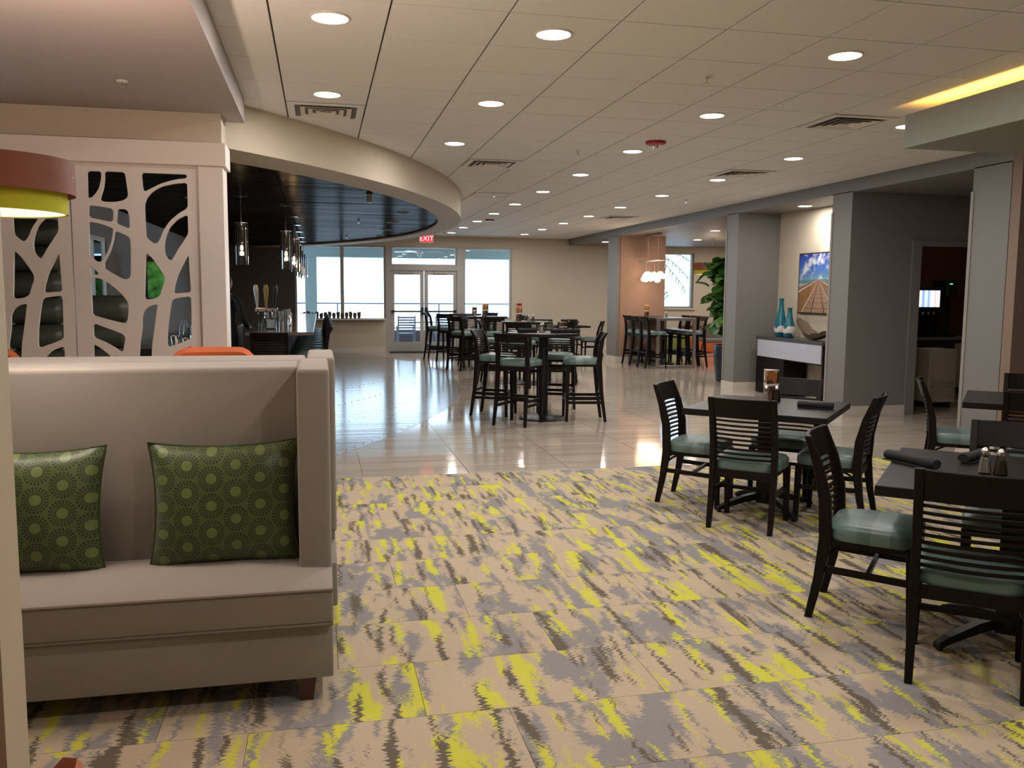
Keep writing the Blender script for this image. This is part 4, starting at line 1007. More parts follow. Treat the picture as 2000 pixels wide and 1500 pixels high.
for x, y, z, lab in ((-1.16, 5.85, SOFZ, 'white sprinkler head in the mauve dropped ceiling'), (2.56, 5.58, 3.008, 'sprinkler head between downlights in the near ceiling'), (2.59, 8.67, 3.008, 'sprinkler head in the mid ceiling'),
                     (5.56, 12.74, 3.008, 'sprinkler head near the blue-grey beam'), (2.53, 12.75, 3.008, 'sprinkler head beside the curved bulkhead end'), (7.6, 8.85, 2.85, 'sprinkler head in the dark passage ceiling')):
    sprinkler(x, y, lab, z)
for x, y, lab in ((3.17, 8.02, 'red fire strobe on the ceiling, nearer one'), (3.32, 17.2, 'red fire strobe on the ceiling, farther one')):
    e = empty('fire_strobe', (x, y, 3.008)); tag(e, lab, 'alarm')
    MB().lathe([(.10, 0), (.095, -.025), (.07, -.035), (0, -.036)], 20).build('housing', 'red', e, smooth=True); MB().lathe([(.028, -.036), (.02, -.065), (0, -.07)], 12).build('lens', 'clear', e, smooth=True)
for k, (x, y) in enumerate(((1.18, 12.7), (1.18, 14.41), (1.20, 16.22), (1.20, 17.9), (-1.3, 9.5), (-1.5, 11.4), (-1.7, 8.3))):
    o = MB().lathe([(.10, 0), (.10, -.008), (.085, -.012), (.06, .0), (0, .0)], 20).build('unlit_downlight', 'steel', None, smooth=True, loc=(x, y, 2.69))
    tag(o, 'unlit round downlight in the dark plank ceiling, ' + ('nearest of the right row', 'second of the right row', 'third of the right row', 'farthest of the right row', 'middle one seen through the screen', 'rear one seen through the screen', 'front one seen through the screen')[k], 'ceiling light', 'unlit downlights in the dark plank ceiling')
e = empty('track_spot', (.58, 10.4, 2.69)); tag(e, 'small cylindrical spot under the dark plank ceiling', 'ceiling light')
MB().lathe([(.03, 0), (.03, -.10), (0, -.10)], 14).build('can', 'steel', e, smooth=True); MB().lathe([(.045, -.001), (.045, -.01)], 14).build('base', 'steel', e)
for k, (x, y, lab) in enumerate(((.62, 14.2, 'nearer tiny sprinkler in the dark plank ceiling'), (.55, 18.2, 'farther tiny sprinkler in the dark plank ceiling'))): sprinkler(x, y, lab, 2.69)

# exit sign
e = empty('exit_sign', (2.52, 21.0, 2.74)); tag(e, 'red illuminated EXIT sign hanging below the ceiling', 'sign')
MB().box(-.17, 0, 0, .17, .03, .20).build('housing', 'ringwhite', e); MB().box(-.145, -.004, .02, .145, .0, .18).build('face', 'redlens', e)
MB().box(-.03, .005, .20, .03, .025, .266).build('hanger', 'ringwhite', e)
fc = bpy.data.curves.new('t', 'FONT'); fc.body = 'EXIT'; fc.size = .165; fc.extrude = .002; fc.align_x = 'CENTER'; fc.align_y = 'CENTER'
to = bpy.data.objects.new('t', fc); COL.objects.link(to); bpy.context.view_layer.update()
me = bpy.data.meshes.new_from_object(to.evaluated_get(bpy.context.evaluated_depsgraph_get())); bpy.data.objects.remove(to)
me.materials.clear(); me.materials.append(M['pinkletters']); me.name = 'letters'
o = bpy.data.objects.new('letters', me); COL.objects.link(o); o.parent = e; o.rotation_euler = (PI / 2, 0, 0); o.location = (0, -.006, .10)
o = MB().box(-.04, 0, 0, .04, .06, .09).build('emergency_light', 'ringwhite', None, loc=(2.95, 21.0, 2.92)); tag(o, 'small white emergency light beside the EXIT sign', 'light')
o = MB().box(-.06, -.06, 0, .06, 0, .13).box(-.04, -.07, .05, .04, -.06, .08).build('fire_alarm_pull', 'red', None, loc=(5.2, FARY, 1.15)); tag(o, 'red fire alarm pull station on the cream end wall', 'alarm')

# ------------------------------------------------------------------ niche: console, vases, bowl, painting
e = empty('console_table', (7.08, 11.85, 0)); tag(e, 'dark console table with a pale blue drawer front in the niche', 'console')
MB().box(-.22, -.95, .85, .21, .95, .90).build('top', 'soffit', e); e.children[0].data.materials[0] = simple('dark_grey_top', (.07, .066, .066), .3)
MB().box(-.20, -.95, 0, .21, -.915, .85).box(-.20, .915, 0, .21, .95, .85).box(.18, -.915, .57, .21, .915, .85).build('side_panels', 'wood', e)
MB().box(-.215, -.912, .58, -.19, .912, .848).build('drawer', 'bluegreydrawer', e, bevel=.002, segs=1)
MB().box(-.19, -.915, .56, .18, .915, .58).build('drawer_floor', 'wood', e)
MB().box(-.20, .10, 0, .18, .915, .56).build('pedestal_panel', 'wood', e)
def vase(x, y, h, label, s):
    e = empty('vase', (x, y, .90)); tag(e, label, 'vase')
    P_ = [(.062, 0), (.085, .04), (.095, .10), (.085, .19), (.058, .30), (.036, .40), (.030, .47), (.036, .52), (.024, .515), (.02, .45)]
    k = h / .52
    pr = [(r * s, z * k) for r, z in P_]
    MB().lathe(pr[:9] + [(0, pr[8][1] - .02)], 28).build('body', 'vaseglaze', e, smooth=True)
m_, nt, b_ = newmat('two_tone_glaze'); tc = N(nt, 'ShaderNodeTexCoord'); sp = N(nt, 'ShaderNodeSeparateXYZ'); L(nt, tc, 'Object', sp, 0)
no = N(nt, 'ShaderNodeTexNoise', i_Scale=9.0, i_Detail=2.0); L(nt, tc, 'Object', no, 'Vector')
ad = N(nt, 'ShaderNodeMath', operation='MULTIPLY_ADD'); L(nt, no, 'Fac', ad, 0); ad.inputs[1].default_value = .22; L(nt, sp, 'Z', ad, 2)
r_ = ramp(nt, [(0, (.008, .10, .14)), (.165, (.62, .60, .56)), (.275, (.008, .13, .18))], 'CONSTANT'); L(nt, ad, 0, r_, 'Fac'); L(nt, r_, 'Color', b_, 'Base Color'); b_.inputs['Roughness'].default_value = .2
M['vaseglaze'] = m_
vase(7.02, 12.33, .60, 'taller teal and white glazed bottle vase on the console', 1.05)
vase(7.0, 12.04, .46, 'shorter teal and white glazed bottle vase on the console', 1.02)
b = MB(); secs = []
for k in range(13):
    t = -1 + 2 * k / 12; y = .42 * t; z = .05 + .17 * max(0, t) ** 1.5 + .07 * t * t
    w_ = .11 * (1 - t * t) ** .5 + .012; d = .05 * (1 - t * t) + .018
    jit = .012 * math.sin(k * 2.3)
    secs.append([(-w_, y, z + .02 + jit), (-w_ * .6, y, z - d * .8), (0, y, z - d), (w_ * .6, y, z - d * .8), (w_, y, z + .02 - jit), (w_ * .7, y, z - d * .2), (0, y, z - d * .5), (-w_ * .7, y, z - d * .2)])
o = b.loft(secs).build('driftwood_bowl', 'driftwood', None, smooth=True, loc=(7.03, 11.42, .918)); tag(o, 'curved rough driftwood bowl on the console', 'bowl')
# framed photograph of a pier
pt = empty('pier_picture', (7.3, 11.72, 1.29)); tag(pt, 'framed picture of a wooden pier under a cloudy blue sky', 'picture')
PWd, PH = 1.08, .88; hz = .50
sky, nt, b_ = newmat('picture_sky'); tc = N(nt, 'ShaderNodeTexCoord'); sp = N(nt, 'ShaderNodeSeparateXYZ'); L(nt, tc, 'Object', sp, 0)
no = N(nt, 'ShaderNodeTexNoise', i_Scale=4.5, i_Detail=6.0, i_Roughness=.6); L(nt, tc, 'Object', no, 'Vector')
mr = N(nt, 'ShaderNodeMapRange'); mr.inputs['From Min'].default_value = hz; mr.inputs['From Max'].default_value = PH; L(nt, sp, 'Z', mr, 'Value')
bl = ramp(nt, [(0, (.16, .30, .42)), (.35, (.05, .16, .48)), (1, (.012, .03, .30))]); L(nt, mr, 'Result', bl, 'Fac')
cl = ramp(nt, [(.50, (0, 0, 0)), (.62, (1, 1, 1))]); L(nt, no, 'Fac', cl, 'Fac')
mx = N(nt, 'ShaderNodeMix', data_type='RGBA'); L(nt, cl, 'Color', mx, 0); L(nt, bl, 'Color', mx, 6); mx.inputs[7].default_value = (.62, .64, .70, 1); nt.links.new(mx.outputs[2], b_.inputs['Base Color']); b_.inputs['Roughness'].default_value = .35
M['p_sky'] = sky
M['p_sea'] = simple('picture_sea', (.10, .22, .26), .35, var=.3, scale=12); M['p_sand'] = simple('picture_boardwalk_edge', (.26, .13, .055), .35, var=.35, scale=9); M['p_water'] = simple('picture_pale_water', (.34, .36, .36), .35, var=.25, scale=5)
M['p_deck'] = simple('picture_deck', (.34, .20, .11), .35, var=.25, scale=20); M['p_deckline'] = simple('picture_deck_joint', (.07, .035, .02), .4); M['p_rail'] = simple('picture_white_rail', (.6, .56, .5), .4)
MB().box(-.035, -PWd / 2 - .02, -.02, -.0, PWd / 2 + .02, PH + .02).build('frame', 'black', pt)
b = MB(); d0 = -.0365
def q(pts, m, dx=0.0):
    b.cur = m; b.add([(d0 - dx, y, z) for y, z in pts], [tuple(range(len(pts)))])
h2 = PWd / 2; vp = (0.0, hz)
q([(-h2, hz), (h2, hz), (h2, PH), (-h2, PH)], 0)
q([(-h2, hz - .06), (h2, hz - .06), (h2, hz), (-h2, hz)], 1)
q([(-h2, 0), (h2, 0), (h2, hz - .06), (-h2, hz - .06)], 2)
q([(h2, hz - .12), (h2, 0), (h2 * .55, 0), vp], 3, .0004); q([(-h2, hz - .12), (-h2, 0), (-h2 * .55, 0), vp], 3, .0004)
q([(h2 * .80, 0), (-h2 * .80, 0), (-.012, hz), (.012, hz)], 4, .0008)
for k in range(16):
    t = 1 - .80 ** (k + .6); z = hz * t; w_ = (h2 * .80) * (1 - t); th = .006 * (1 - t) + .0008
    q([(w_, z), (-w_, z), (-w_, z + th), (w_, z + th)], 5, .0012)
for f in (-.30, .30): q([(f * h2 * 1.1 + .012, 0), (f * h2 * 1.1 - .012, 0), (-.001, hz), (.001, hz)], 5, .0016)
for s in (-1, 1): q([(s * h2, hz - .17), (s * h2, hz - .20), (0, hz - .002), (0, hz)], 6, .0016); q([(s * h2 * .84, 0), (s * h2 * .79, 0), (0, hz)], 6, .0016)
b.build('print', ['p_sky', 'p_sea', 'p_water', 'p_sand', 'p_deck', 'p_deckline', 'p_rail'], pt)

# ------------------------------------------------------------------ right-hand room
e = empty('globe_chandelier', (7.08, 17.9, 1.85)); tag(e, 'linear chandelier of clustered lit glass globes over the communal table', 'chandelier')
MB().box(-.10, -.62, .415, .10, .62, .435).build('canopy_bar', 'steel', e)
MB().box(-.06, -.35, .985, .06, .35, 1.0).build('ceiling_plate', 'walnut', e)
for y in (-.3, .3): MB().tube([(0, y, .43), (0, y, .99)], .004, 6).build('suspension_rod', 'steel', e)
gm = MB().sphere((0, 0, 0), .055, 14, 10).mesh('globe', 'globe', smooth=True); rr = random.Random(3)
for k in range(22):
    x = rr.uniform(-.10, .10); y = -.58 + 1.16 * k / 21; z = rr.choice((.02, .08, .14)) + rr.uniform(-.02, .02)
    inst('globe', gm, e, (x, y, z)); MB().tube([(x, y, z + .05), (x * .9, y, .416)], .0022, 5).build('wire', 'steel', e)
light('chandelier_glow', 'AREA', (0, 0, .08), 14, (1, .66, .42), e, shape='RECTANGLE', size=.1, size_y=1.1)
light('chandelier_up', 'POINT', (0, 0, .25), 12, (1, .66, .42), e, shadow_soft_size=.3)
drum(8.98, 19.0, 2.02, .44, 'two-tier drum pendant in brown and lime in the right-hand room', .27, 2.85, 10)
drum(9.6, 15.0, 2.02, .40, 'hidden second drum pendant deeper in the right-hand room', .27, 2.85, 10)
# fiddle-leaf fig
fg = empty('fiddle_leaf_fig', (7.14, 14.35, 0)); tag(fg, 'tall fiddle-leaf fig tree in a dark pot beside the grey column', 'plant')
MB().lathe([(.17, 0), (.20, .02), (.235, .30), (.25, .62), (.235, .66), (.22, .62), (.21, .55), (0, .55)], 32).build('pot', 'pot', fg, smooth=True)
MB().lathe([(.21, .54), (.2, .56), (0, .565)], 24).build('soil', 'stem', fg)
br = MB(); tips = []; rg = random.Random(11)
for k in range(5):
    a = k * 1.3; r = .05; pts = []
    for j in range(7):
        z = .55 + j * .27 * (.82 + .07 * k); r_ = .05 + .045 * j * (1 if k % 2 else .6)
        pts.append((math.cos(a + j * .25) * r_, math.sin(a + j * .25) * r_, min(z, 2.1)))
    br.tube(pts, [.018 - .002 * j for j in range(7)], 6); tips += [(pts[j], k) for j in range(1, 7)]
br.build('trunk', 'stem', fg, smooth=True)
lv = MB(); nn = 8
for i in range(nn + 1):
    t = i / nn; w_ = .105 * (math.sin(PI * min(1, t * 1.02)) ** .6) * (.62 + .55 * t) + .002; x = .02 + .25 * t; dz = -.10 * t * t
    lv.v += [(x, -w_, dz + .028), (x, -w_ * .5, dz + .008), (x, 0, dz), (x, w_ * .5, dz + .008), (x, w_, dz + .028)]
for i in range(nn):
    for j in range(4): lv.f.append((i * 5 + j, i * 5 + j + 1, (i + 1) * 5 + j + 1, (i + 1) * 5 + j)); lv.m.append(0)
lm = lv.mesh('leaf', 'leaf', smooth=True); ll = lm.copy(); ll.materials.clear(); ll.materials.append(M['leaflight'])
for k in range(210):
    (px, py, pz), b_k = tips[rg.randrange(len(tips))]
    if pz < .98: pz = rg.uniform(1.0, 1.5)
    a = rg.uniform(0, 2 * PI); o = inst('leaf', ll if rg.random() < .18 else lm, fg, (px + rg.uniform(-.10, .06), py + rg.uniform(-.06, .06), pz + rg.uniform(-.1, .1)), 0)
    o.rotation_euler = (rg.uniform(-.5, .5), rg.uniform(-.9, .6), a); s = rg.uniform(.85, 1.3); o.scale = (s, s, s)
# lounge chair and ottomans
lc = empty('lounge_chair', (9.62, 20.1, 0), -.35); tag(lc, 'warm grey felt lounge chair with splayed walnut legs behind the fig tree', 'chair')
b = MB(); secs = []
for k in range(15):
    a = PI * (.0 + k / 14); c_, s_ = math.cos(a), math.sin(a); hh = .62 + .16 * s_
    secs.append([(c_ * .32, s_ * .26, .38), (c_ * .37, s_ * .31, .38), (c_ * .42, s_ * .37, hh), (c_ * .36, s_ * .31, hh)])
b.loft(secs).build('shell', 'greychair', lc, smooth=True)
MB().box(-.30, -.30, .36, .30, .20, .46).build('seat', 'greychair', lc, bevel=.04, segs=3, smooth=True)
for sx in (-1, 1):
    for sy in (-1, 1): MB().bar((sx * .24, sy * .18, .37), (sx * .32, sy * .28, 0), .035, .035).build('leg', 'walnut', lc)
o = MB().box(-.32, -.32, 0.03, .32, .32, .46).box(-.28, -.28, 0, .28, .28, .03).build('ottoman', 'orange', None, bevel=.02, segs=2, smooth=True, loc=(9.95, 21.75, 0)); tag(o, 'orange cube ottoman seen through the communal table frame', 'ottoman')
o = MB().box(-.32, -.32, 0.03, .32, .32, .46).box(-.28, -.28, 0, .28, .28, .03).build('ottoman', 'ottgreen', None, bevel=.02, segs=2, smooth=True, loc=(9.12, 21.75, 0)); tag(o, 'olive green cube ottoman left of the orange one', 'ottoman')
e = empty('wall_bench', (10.3, 22.35, 0)); tag(e, 'orange upholstered wall bench with a dark top rail', 'bench'); MB().box(-.5, -.3, .05, .5, .3, .42).build('seat', 'orange', e, bevel=.02); MB().box(-.5, .2, .42, .5, .3, .62).build('back', 'orange', e); MB().box(-.52, .18, .62, .52, .32, .68).build('top_rail', 'walnut', e)

# palm outside window 4
pl = empty('palm_tree', (9.9, 26.2, -.02)); tag(pl, 'palm tree outside the single window', 'tree')
MB().lathe([(.22, 0), (.17, .4), (.15, 1.6), (.14, 3.2)], 12, R=Matrix.Rotation(-.03, 3, 'Y')).build('trunk', 'bark', pl)
for k in range(26):
    a = k * 2.399; el = .9 - .06 * k; b = MB(); pts = []
    for j in range(8):
        t = j / 7; r = 1.7 * t; z = 3.1 + math.sin(el) * r - .75 * t * t
        pts.append(Vector((math.cos(a) * r * math.cos(el * .6), math.sin(a) * r * math.cos(el * .6), z)))
    b.tube(pts, .012, 4)
    for j in range(1, 8):
        p = pts[j]; d = (pts[j] - pts[j - 1]).normalized(); sd = d.cross(Vector((0, 0, 1))).normalized()
        for s in (-1, 1):
            for f in (0, .5):
                pp = p - d * .24 * f; tip = pp + sd * s * .38 + d * .22 - Vector((0, 0, .16)); b.add([pp, pp + d * .05, tip], [(0, 1, 2)])
    b.build('frond', 'palm', pl)
# patio furniture
def patio_chair(x, y, rz, label):
    e = empty('patio_chair', (x, y, -.01), rz); tag(e, label, 'chair')
    for sx in (-1, 1):
        MB().box(sx * .23 - .018, -.25, 0, sx * .23 + .018, -.21, .92).build('rear_leg', 'outmetal', e); MB().box(sx * .23 - .018, .20, 0, sx * .23 + .018, .24, .62).build('front_leg', 'outmetal', e)
        MB().box(sx * .23 - .02, -.22, .62, sx * .23 + .02, .25, .645).build('armrest', 'outmetal', e)
    for k in range(6): MB().box(-.21, -.24, .50 + k * .07, .21, -.225, .545 + k * .07).build('back_slat', 'outmetal', e)
    for k in range(5): MB().box(-.21, -.20 + k * .085, .42, .21, -.13 + k * .085, .44).build('seat_slat', 'outmetal', e)
patio_chair(2.32, 24.2, 0, 'silvery slatted patio chair seen through the left door leaf')
patio_chair(3.35, 24.3, .1, 'silvery slatted patio chair seen through the right door leaf')
e = empty('patio_table', (2.85, 24.9, -.01)); tag(e, 'small round patio table outside the doors', 'table'); MB().lathe([(.38, .70), (.38, .73), (0, .73)], 24).build('top', 'outmetal', e); MB().lathe([(.24, 0), (.22, .02), (.03, .04), (.03, .70)], 16).build('pedestal', 'outmetal', e)
e = empty('ceiling_fan', (2.75, 24.6, 2.90)); tag(e, 'white ceiling fan under the porch ceiling seen through the transom', 'fan')
MB().lathe([(.06, 0), (.05, -.04), (.015, -.05), (.015, -.16), (.10, -.18), (.11, -.24), (.05, -.27), (.07, -.30), (.04, -.34), (0, -.35)], 20).build('motor', 'ringwhite', e, smooth=True)
for k in range(5):
    a = k * 2 * PI / 5 + .3; R_ = Matrix.Rotation(a, 3, 'Z') @ Matrix.Rotation(.15, 3, 'X'); c_ = R_ @ Vector((.42, 0, 0)); MB().obox((c_.x, c_.y, -.21 + c_.z), (.60, .13, .008), R_).build('blade', 'ringwhite', e)

# ------------------------------------------------------------------ things on tables
def menu_stand(x, y, z, rz, label, h=.24, w=.085):
    e = empty('menu_stand', (x, y, z), rz); tag(e, label, 'menu stand')
    b = MB(); r = w / math.sqrt(3); tri = [(r * math.cos(a), r * math.sin(a)) for a in (PI / 2, PI / 2 + 2 * PI / 3, PI / 2 + 4 * PI / 3)]
    b.prism(tri, 0, h).build('card', 'card', e)
    MB().prism([(p[0] * 1.03, p[1] * 1.03) for p in tri], h * .46, h * .54).prism([(p[0] * 1.03, p[1] * 1.03) for p in tri], h * .985, h * 1.005).build('white_band', 'whiteglaze', e)
menu_stand(3.335, 5.985, .76, .25, 'tall menu stand with food photographs on the middle square table', .225, .115)
for x, y, lab in ((3.12, 10.62, 'short menu stand on the nearest high table'),): menu_stand(x - .12, y + .02, 1.07, .2, lab, .12, .11)
menu_stand(3.36, 14.72, 1.07, .2, 'tall menu stand with photographs on the second high table', .26, .11)
menu_stand(3.30, 17.6, 1.07, .2, 'tall menu stand against the bright window on the third high table', .26, .12)
menu_stand(3.52, 20.1, 1.07, .2, 'short menu stand on the farthest high table', .15, .12)
menu_stand(7.12, 18.35, 1.05, .2, 'reddish menu stand on the communal table', .26, .11)
def shaker(x, y, z, fill, label):
    e = empty('condiment_shaker', (x, y, z)); e.scale = (1.15, 1.15, 1.15); tag(e, label, 'shaker')
    MB().lathe([(.024, 0), (.026, .006), (.016, .072), (.015, .078)], 10, cap=True).build('glass_body', 'shakerglass', e)
    MB().lathe([(.021, .005), (.015, .060), (0, .060)], 10).build('contents', fill, e)
    MB().lathe([(.0165, .076), (.0165, .088), (.012, .098), (.004, .104), (0, .104)], 12).build('cap', 'chrome', e, smooth=True)
shaker(2.905, 3.285, .76, 'salt', 'salt shaker on the foreground table, left of the pair'); shaker(2.945, 3.235, .76, 'pepper', 'pepper shaker on the foreground table, right of the pair')
shaker(3.245, 5.87, .76, 'salt', 'salt shaker in front of the menu stand on the middle table'); shaker(3.32, 5.85, .76, 'pepper', 'pepper shaker in front of the menu stand on the middle table')
shaker(2.68, 10.45, 1.07, 'salt', 'salt shaker on the nearest high table'); shaker(2.72, 10.52, 1.07, 'pepper', 'pepper shaker on the nearest high table')
shaker(3.55, 14.75, 1.07, 'salt', 'salt shaker on the second high table'); shaker(3.62, 14.70, 1.07, 'pepper', 'pepper shaker on the second high table')
shaker(3.12, 17.75, 1.07, 'salt', 'shaker on the third high table before the window'); shaker(7.42, 17.9, 1.05, 'salt', 'glass shaker on the communal table')
shaker(6.1, 21.0, .76, 'salt', 'shaker on the far dining table by the end wall')
def napkin(x, y, z, rz, ln, label, r=.026):
    b = MB(); secs = []
    n = 12
    for k in range(n + 1):
        t = k / n; xx = -ln / 2 + ln * t; rr_ = r * (1 + .05 * math.sin(t * 9)) * (.93 if k in (0, n) else 1)
        secs.append([(xx, math.cos(2 * PI * i / 14) * rr_ * 1.12, r * .9 + math.sin(2 * PI * i / 14) * rr_ * .88 + (0.003 * math.sin(3 * t + i) if k % n else 0)) for i in range(14)])
    e = empty('napkin_roll', (x, y, z), rz); tag(e, label, 'napkin')
    b.loft(secs).build('roll', 'napkin', e, smooth=True)
    MB().loft([[(xx, -.02 - w_, .001), (xx, .012, .001), (xx, .012, .005), (xx, -.02 - w_, .005)] for xx, w_ in ((-ln / 2 * .98, .012), (0, .02), (ln / 2 * .98, .012))]).build('cloth_flap', 'napkin', e)
napkin(2.715, 3.53, .7615, -1.40, .29, 'black napkin roll at the left of the foreground table')
napkin(3.10, 3.05, .7615, -.75, .26, 'black napkin roll at the right picture edge on the foreground table', .03)
napkin(3.08, 3.56, .7615, .5, .24, 'black napkin roll behind the shakers on the foreground table')
napkin(3.39, 5.44, .7615, -.72, .24, 'black napkin roll at the right of the middle table')
napkin(2.47, 10.33, 1.0715, .1, .24, 'black napkin roll at the left on the nearest high table', .032)
napkin(2.93, 10.24, 1.0715, -.15, .36, 'wide black napkin roll at the right on the nearest high table', .030)

# ------------------------------------------------------------------ beverage room
light('beverage_room_lamp', 'POINT', (9.6, 11.0, 2.5), 6, (1, .8, .6), shadow_soft_size=.1)  # added fill without a fixture, makes the dark room readable
e = empty('beverage_counter', (9.3, 12.35, 0)); tag(e, 'dark beverage counter in the unlit room beyond the doorway', 'counter')
MB().box(-.7, -.35, 0, 1.2, .45, .86).build('cabinet', 'cocoa', e); MB().box(-.72, -.37, .86, 1.22, .45, .90).build('worktop', 'gray', e)
for k in range(3): MB().box(-.6 + k * .6, -.365, .1, -.06 + k * .6, -.352, .80).build('door', 'gate' if k == 2 else 'cocoa', e)
m_, nt, b_ = newmat('drink_screen'); tc = N(nt, 'ShaderNodeTexCoord'); sp = N(nt, 'ShaderNodeSeparateXYZ'); L(nt, tc, 'Object', sp, 0)
mr = N(nt, 'ShaderNodeMapRange'); mr.inputs['From Min'].default_value = -.20; mr.inputs['From Max'].default_value = .20; L(nt, sp, 'X', mr, 'Value')
r_ = ramp(nt, [(0, (1, .35, .3)), (.12, (1, 1, 1)), (.24, (.12, .3, .95)), (.38, (.75, .9, 1)), (.5, (.15, .35, .9)), (.62, (1, 1, 1)), (.8, (1, .5, .5)), (.9, (1, 1, 1))]); L(nt, mr, 'Result', r_, 'Fac')
L(nt, r_, 'Color', b_, 'Emission Color'); b_.inputs['Emission Strength'].default_value = 1.3; M['screen'] = m_
e = empty('drink_dispenser', (9.40, 12.05, .90)); tag(e, 'drink dispenser with a glowing white and blue panel in the dark room', 'dispenser')
MB().box(-.24, 0, 0, .24, .40, .05).box(-.24, .15, .05, .24, .40, .80).box(-.24, -.02, .40, .24, .40, .80).build('body', 'black', e, bevel=.01)
MB().box(-.20, -.028, .48, .20, -.021, .74).build('lit_panel', 'screen', e)
for k in range(4): MB().lathe([(.014, .36), (.018, .40)], 10, (-.15 + k * .1, .03, 0)).build('nozzle', 'chrome', e)
e = empty('coffee_brewer', (9.88, 12.1, .90)); tag(e, 'tall dark coffee brewer with a tiny green light beside the dispenser', 'coffee maker')
MB().box(-.12, 0, 0, .12, .3, .04).box(-.12, .16, .04, .12, .3, .62).box(-.12, 0, .62, .12, .3, .90).build('body', 'black', e, bevel=.01); MB().box(-.1, -.012, .66, -.085, -.001, .86).build('chrome_strip', 'chrome', e)
M['greenled'] = emis('green_led', (.1, 1, .3), 3); MB().box(-.05, -.006, .84, .0, -.0005, .852).build('indicator', 'greenled', e)
e = empty('slatted_bin', (8.42, 10.6, 0)); tag(e, 'cream ribbed bin cabinet just inside the dark doorway', 'bin')
MB().box(-.22, -.2, .08, .22, .2, .82).build('body', 'gate', e, bevel=.02)
for k in range(9): MB().box(-.2, -.212, .14 + k * .03, .2, -.2, .155 + k * .03).build('rib', 'gate', e)
for s in (-1, 1): MB().box(s * .16 - .02, -.15, 0, s * .16 + .02, .15, .08).build('foot', 'black', e)

# ------------------------------------------------------------------ bartender
def skin_obj(name, pts, edges, mat, parent, sub=2, root=0):
    me = bpy.data.meshes.new(name); me.from_pydata([p[:3] for p in pts], edges, []); o = bpy.data.objects.new(name, me); COL.objects.link(o); m1 = o.modifiers.new('skin', 'SKIN'); m1.use_smooth_shade = True
    for i, p in enumerate(pts):
        sv = me.skin_vertices[0].data[i]; r = p[3]; sv.radius = r if isinstance(r, tuple) else (r, r); sv.use_root = i == root
    m2 = o.modifiers.new('sub', 'SUBSURF'); m2.levels = sub; m2.render_levels = sub
    bpy.context.view_layer.update(); me2 = bpy.data.meshes.new_from_object(o.evaluated_get(bpy.context.evaluated_depsgraph_get()))
    me2.materials.clear(); me2.materials.append(M[mat]); bpy.data.objects.remove(o); o = bpy.data.objects.new(name, me2); COL.objects.link(o); o.parent = parent
    for f in me2.polygons: f.use_smooth = True
    return o
pe = empty('person', (-1.30, 12.9, 0), -.5); tag(pe, 'person in a black shirt behind the bar, mostly hidden by the white post', 'person')
pts = [(0, 0, .98, (.15, .11)), (0, 0, 1.15, (.14, .10)), (0, .01, 1.33, (.18, .12)), (0, .01, 1.46, (.11, .08)), (0, .0, 1.52, .055), (0, .01, 1.60, .05),
       (.19, 0, 1.43, .055), (.25, .02, 1.16, .045), (.24, .20, 1.02, .036), (.22, .28, 1.02, .030), (-.19, 0, 1.43, .055), (-.25, .02, 1.16, .045), (-.20, .20, 1.02, .036), (-.17, .28, 1.02, .030),
       (.09, 0, .90, .09), (.10, .02, .50, .062), (.11, 0, .10, .045), (.11, .12, .04, .04), (-.09, 0, .90, .09), (-.10, .02, .50, .062), (-.11, 0, .10, .045), (-.11, .12, .04, .04)]
ed = [(0, 1), (1, 2), (2, 3), (3, 4), (4, 5), (3, 6), (6, 7), (7, 8), (8, 9), (3, 10), (10, 11), (11, 12), (12, 13), (0, 14), (14, 15), (15, 16), (16, 17), (0, 18), (18, 19), (19, 20), (20, 21)]
body = skin_obj('body', pts, ed, 'shirt', pe); body.data.materials.append(M['skin']); body.data.materials.append(M['trousers'])
for f in body.data.polygons:
    c_ = f.center
    f.material_index = 1 if (c_.z > 1.50 or (c_.y > .14 and c_.z > .9 and abs(c_.x) > .1)) else (2 if c_.z < .95 else 0)
hb = MB(); hb.sphere((0, .015, 1.665), .1, 18, 14, (.78, .95, 1.18)); hb.loft([[(-.012, .108, 1.675), (.012, .108, 1.675), (.012, .09, 1.70), (-.012, .09, 1.70)], [(-.016, .128, 1.645), (.016, .128, 1.645), (.008, .10, 1.70), (-.008, .10, 1.70)], [(-.012, .105, 1.635), (.012, .105, 1.635), (.008, .1, 1.64), (-.008, .1, 1.64)]])
for s in (-1, 1): hb.sphere((s * .08, .01, 1.665), .022, 8, 6, (.4, .8, 1.3))
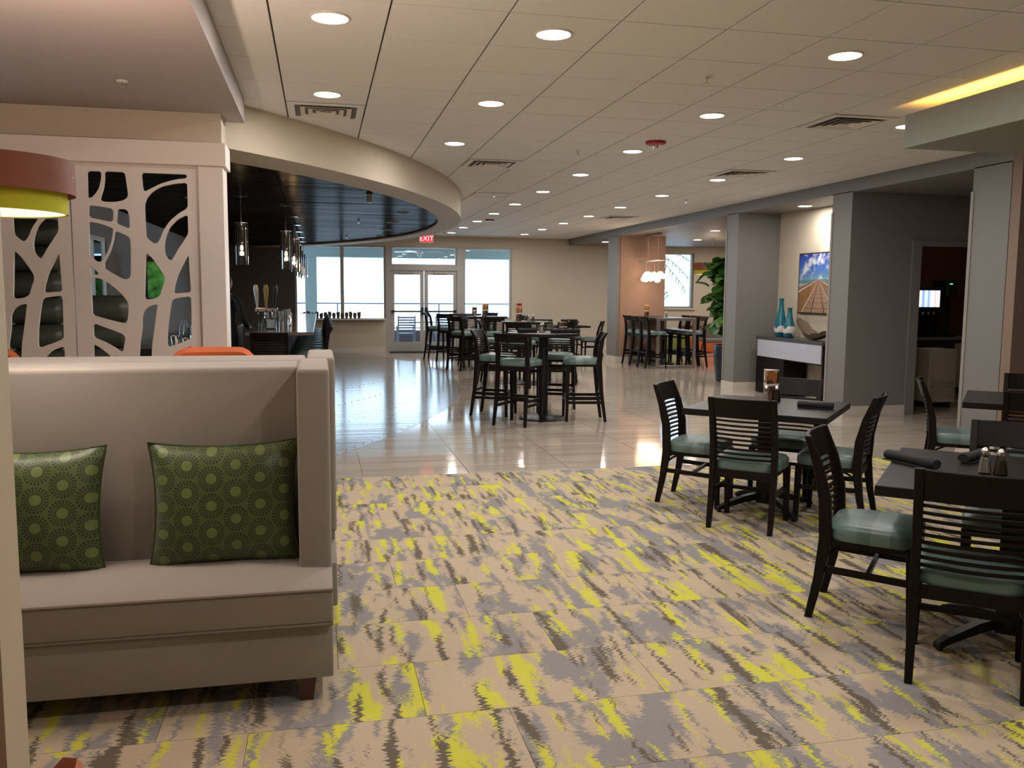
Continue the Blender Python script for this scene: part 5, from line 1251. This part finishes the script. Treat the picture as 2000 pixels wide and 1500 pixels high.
hb.build('head', 'skin', pe, smooth=True)
MB().box(-.022, .1, 1.612, .022, .109, 1.62).build('mouth', 'red', pe)
for s in (-1, 1): MB().sphere((s * .03, .096, 1.685), .012, 8, 6).build('eye', 'black', pe)
MB().sphere((0, -.012, 1.70), .105, 16, 12, (.82, .95, 1.02)).build('hair', 'hair', pe, smooth=True)
for s in (-1, 1):
    for k in range(4):
        x = s * .20 + (k - 1.5) * .02; MB().tube([(x, .28, 1.02), (x, .335, 1.015 + .004 * k), (x, .36 - abs(k - 1.5) * .005, .995), (x, .362, .975)], [.011, .010, .009, .007], 7).build('finger', 'skin', pe, smooth=True)
    MB().tube([(s * .20 - s * .035, .27, 1.02), (s * .20 - s * .06, .30, 1.01), (s * .20 - s * .062, .33, 1.0)], [.013, .011, .008], 7).build('thumb', 'skin', pe, smooth=True)
    MB().sphere((s * .20, .265, 1.02), .04, 10, 8, (1, 1.1, .5)).build('palm', 'skin', pe, smooth=True)

# ------------------------------------------------------------------ pieces that belong to a part rather than to the whole thing
SUBS = {'piping': 'seat_cushion', 'cord_edging': 'cover', 'leaf': 'trunk', 'white_band': 'card', 'contents': 'glass_body', 'diffuser': 'inner_shade', 'spider': 'outer_shade',
        'spout': 'tap_head', 'display': 'bezel', 'lit_panel': 'body', 'nozzle': 'body', 'chrome_strip': 'body', 'indicator': 'body', 'cloth_flap': 'roll', 'latch_case': 'push_bar',
        'rib': 'body', 'soil': 'pot', 'louvre': 'outer_frame', 'bulb': 'socket', 'deflector': 'escutcheon', 'letters': 'housing', 'mouth': 'head', 'eye': 'head', 'hair': 'head', 'finger': 'body', 'thumb': 'body', 'palm': 'body'}
base = lambda o: o.name.rsplit('.', 1)[0] if o.name[-3:].isdigit() and '.' in o.name else o.name
for root in [o for o in S.objects if o.parent is None and o.type == 'EMPTY']:
    kids = list(root.children); by = {}
    for k in kids: by.setdefault(base(k), k)
    for k in kids:
        t = SUBS.get(base(k))
        if t and t in by and by[t] is not k: k.parent = by[t]
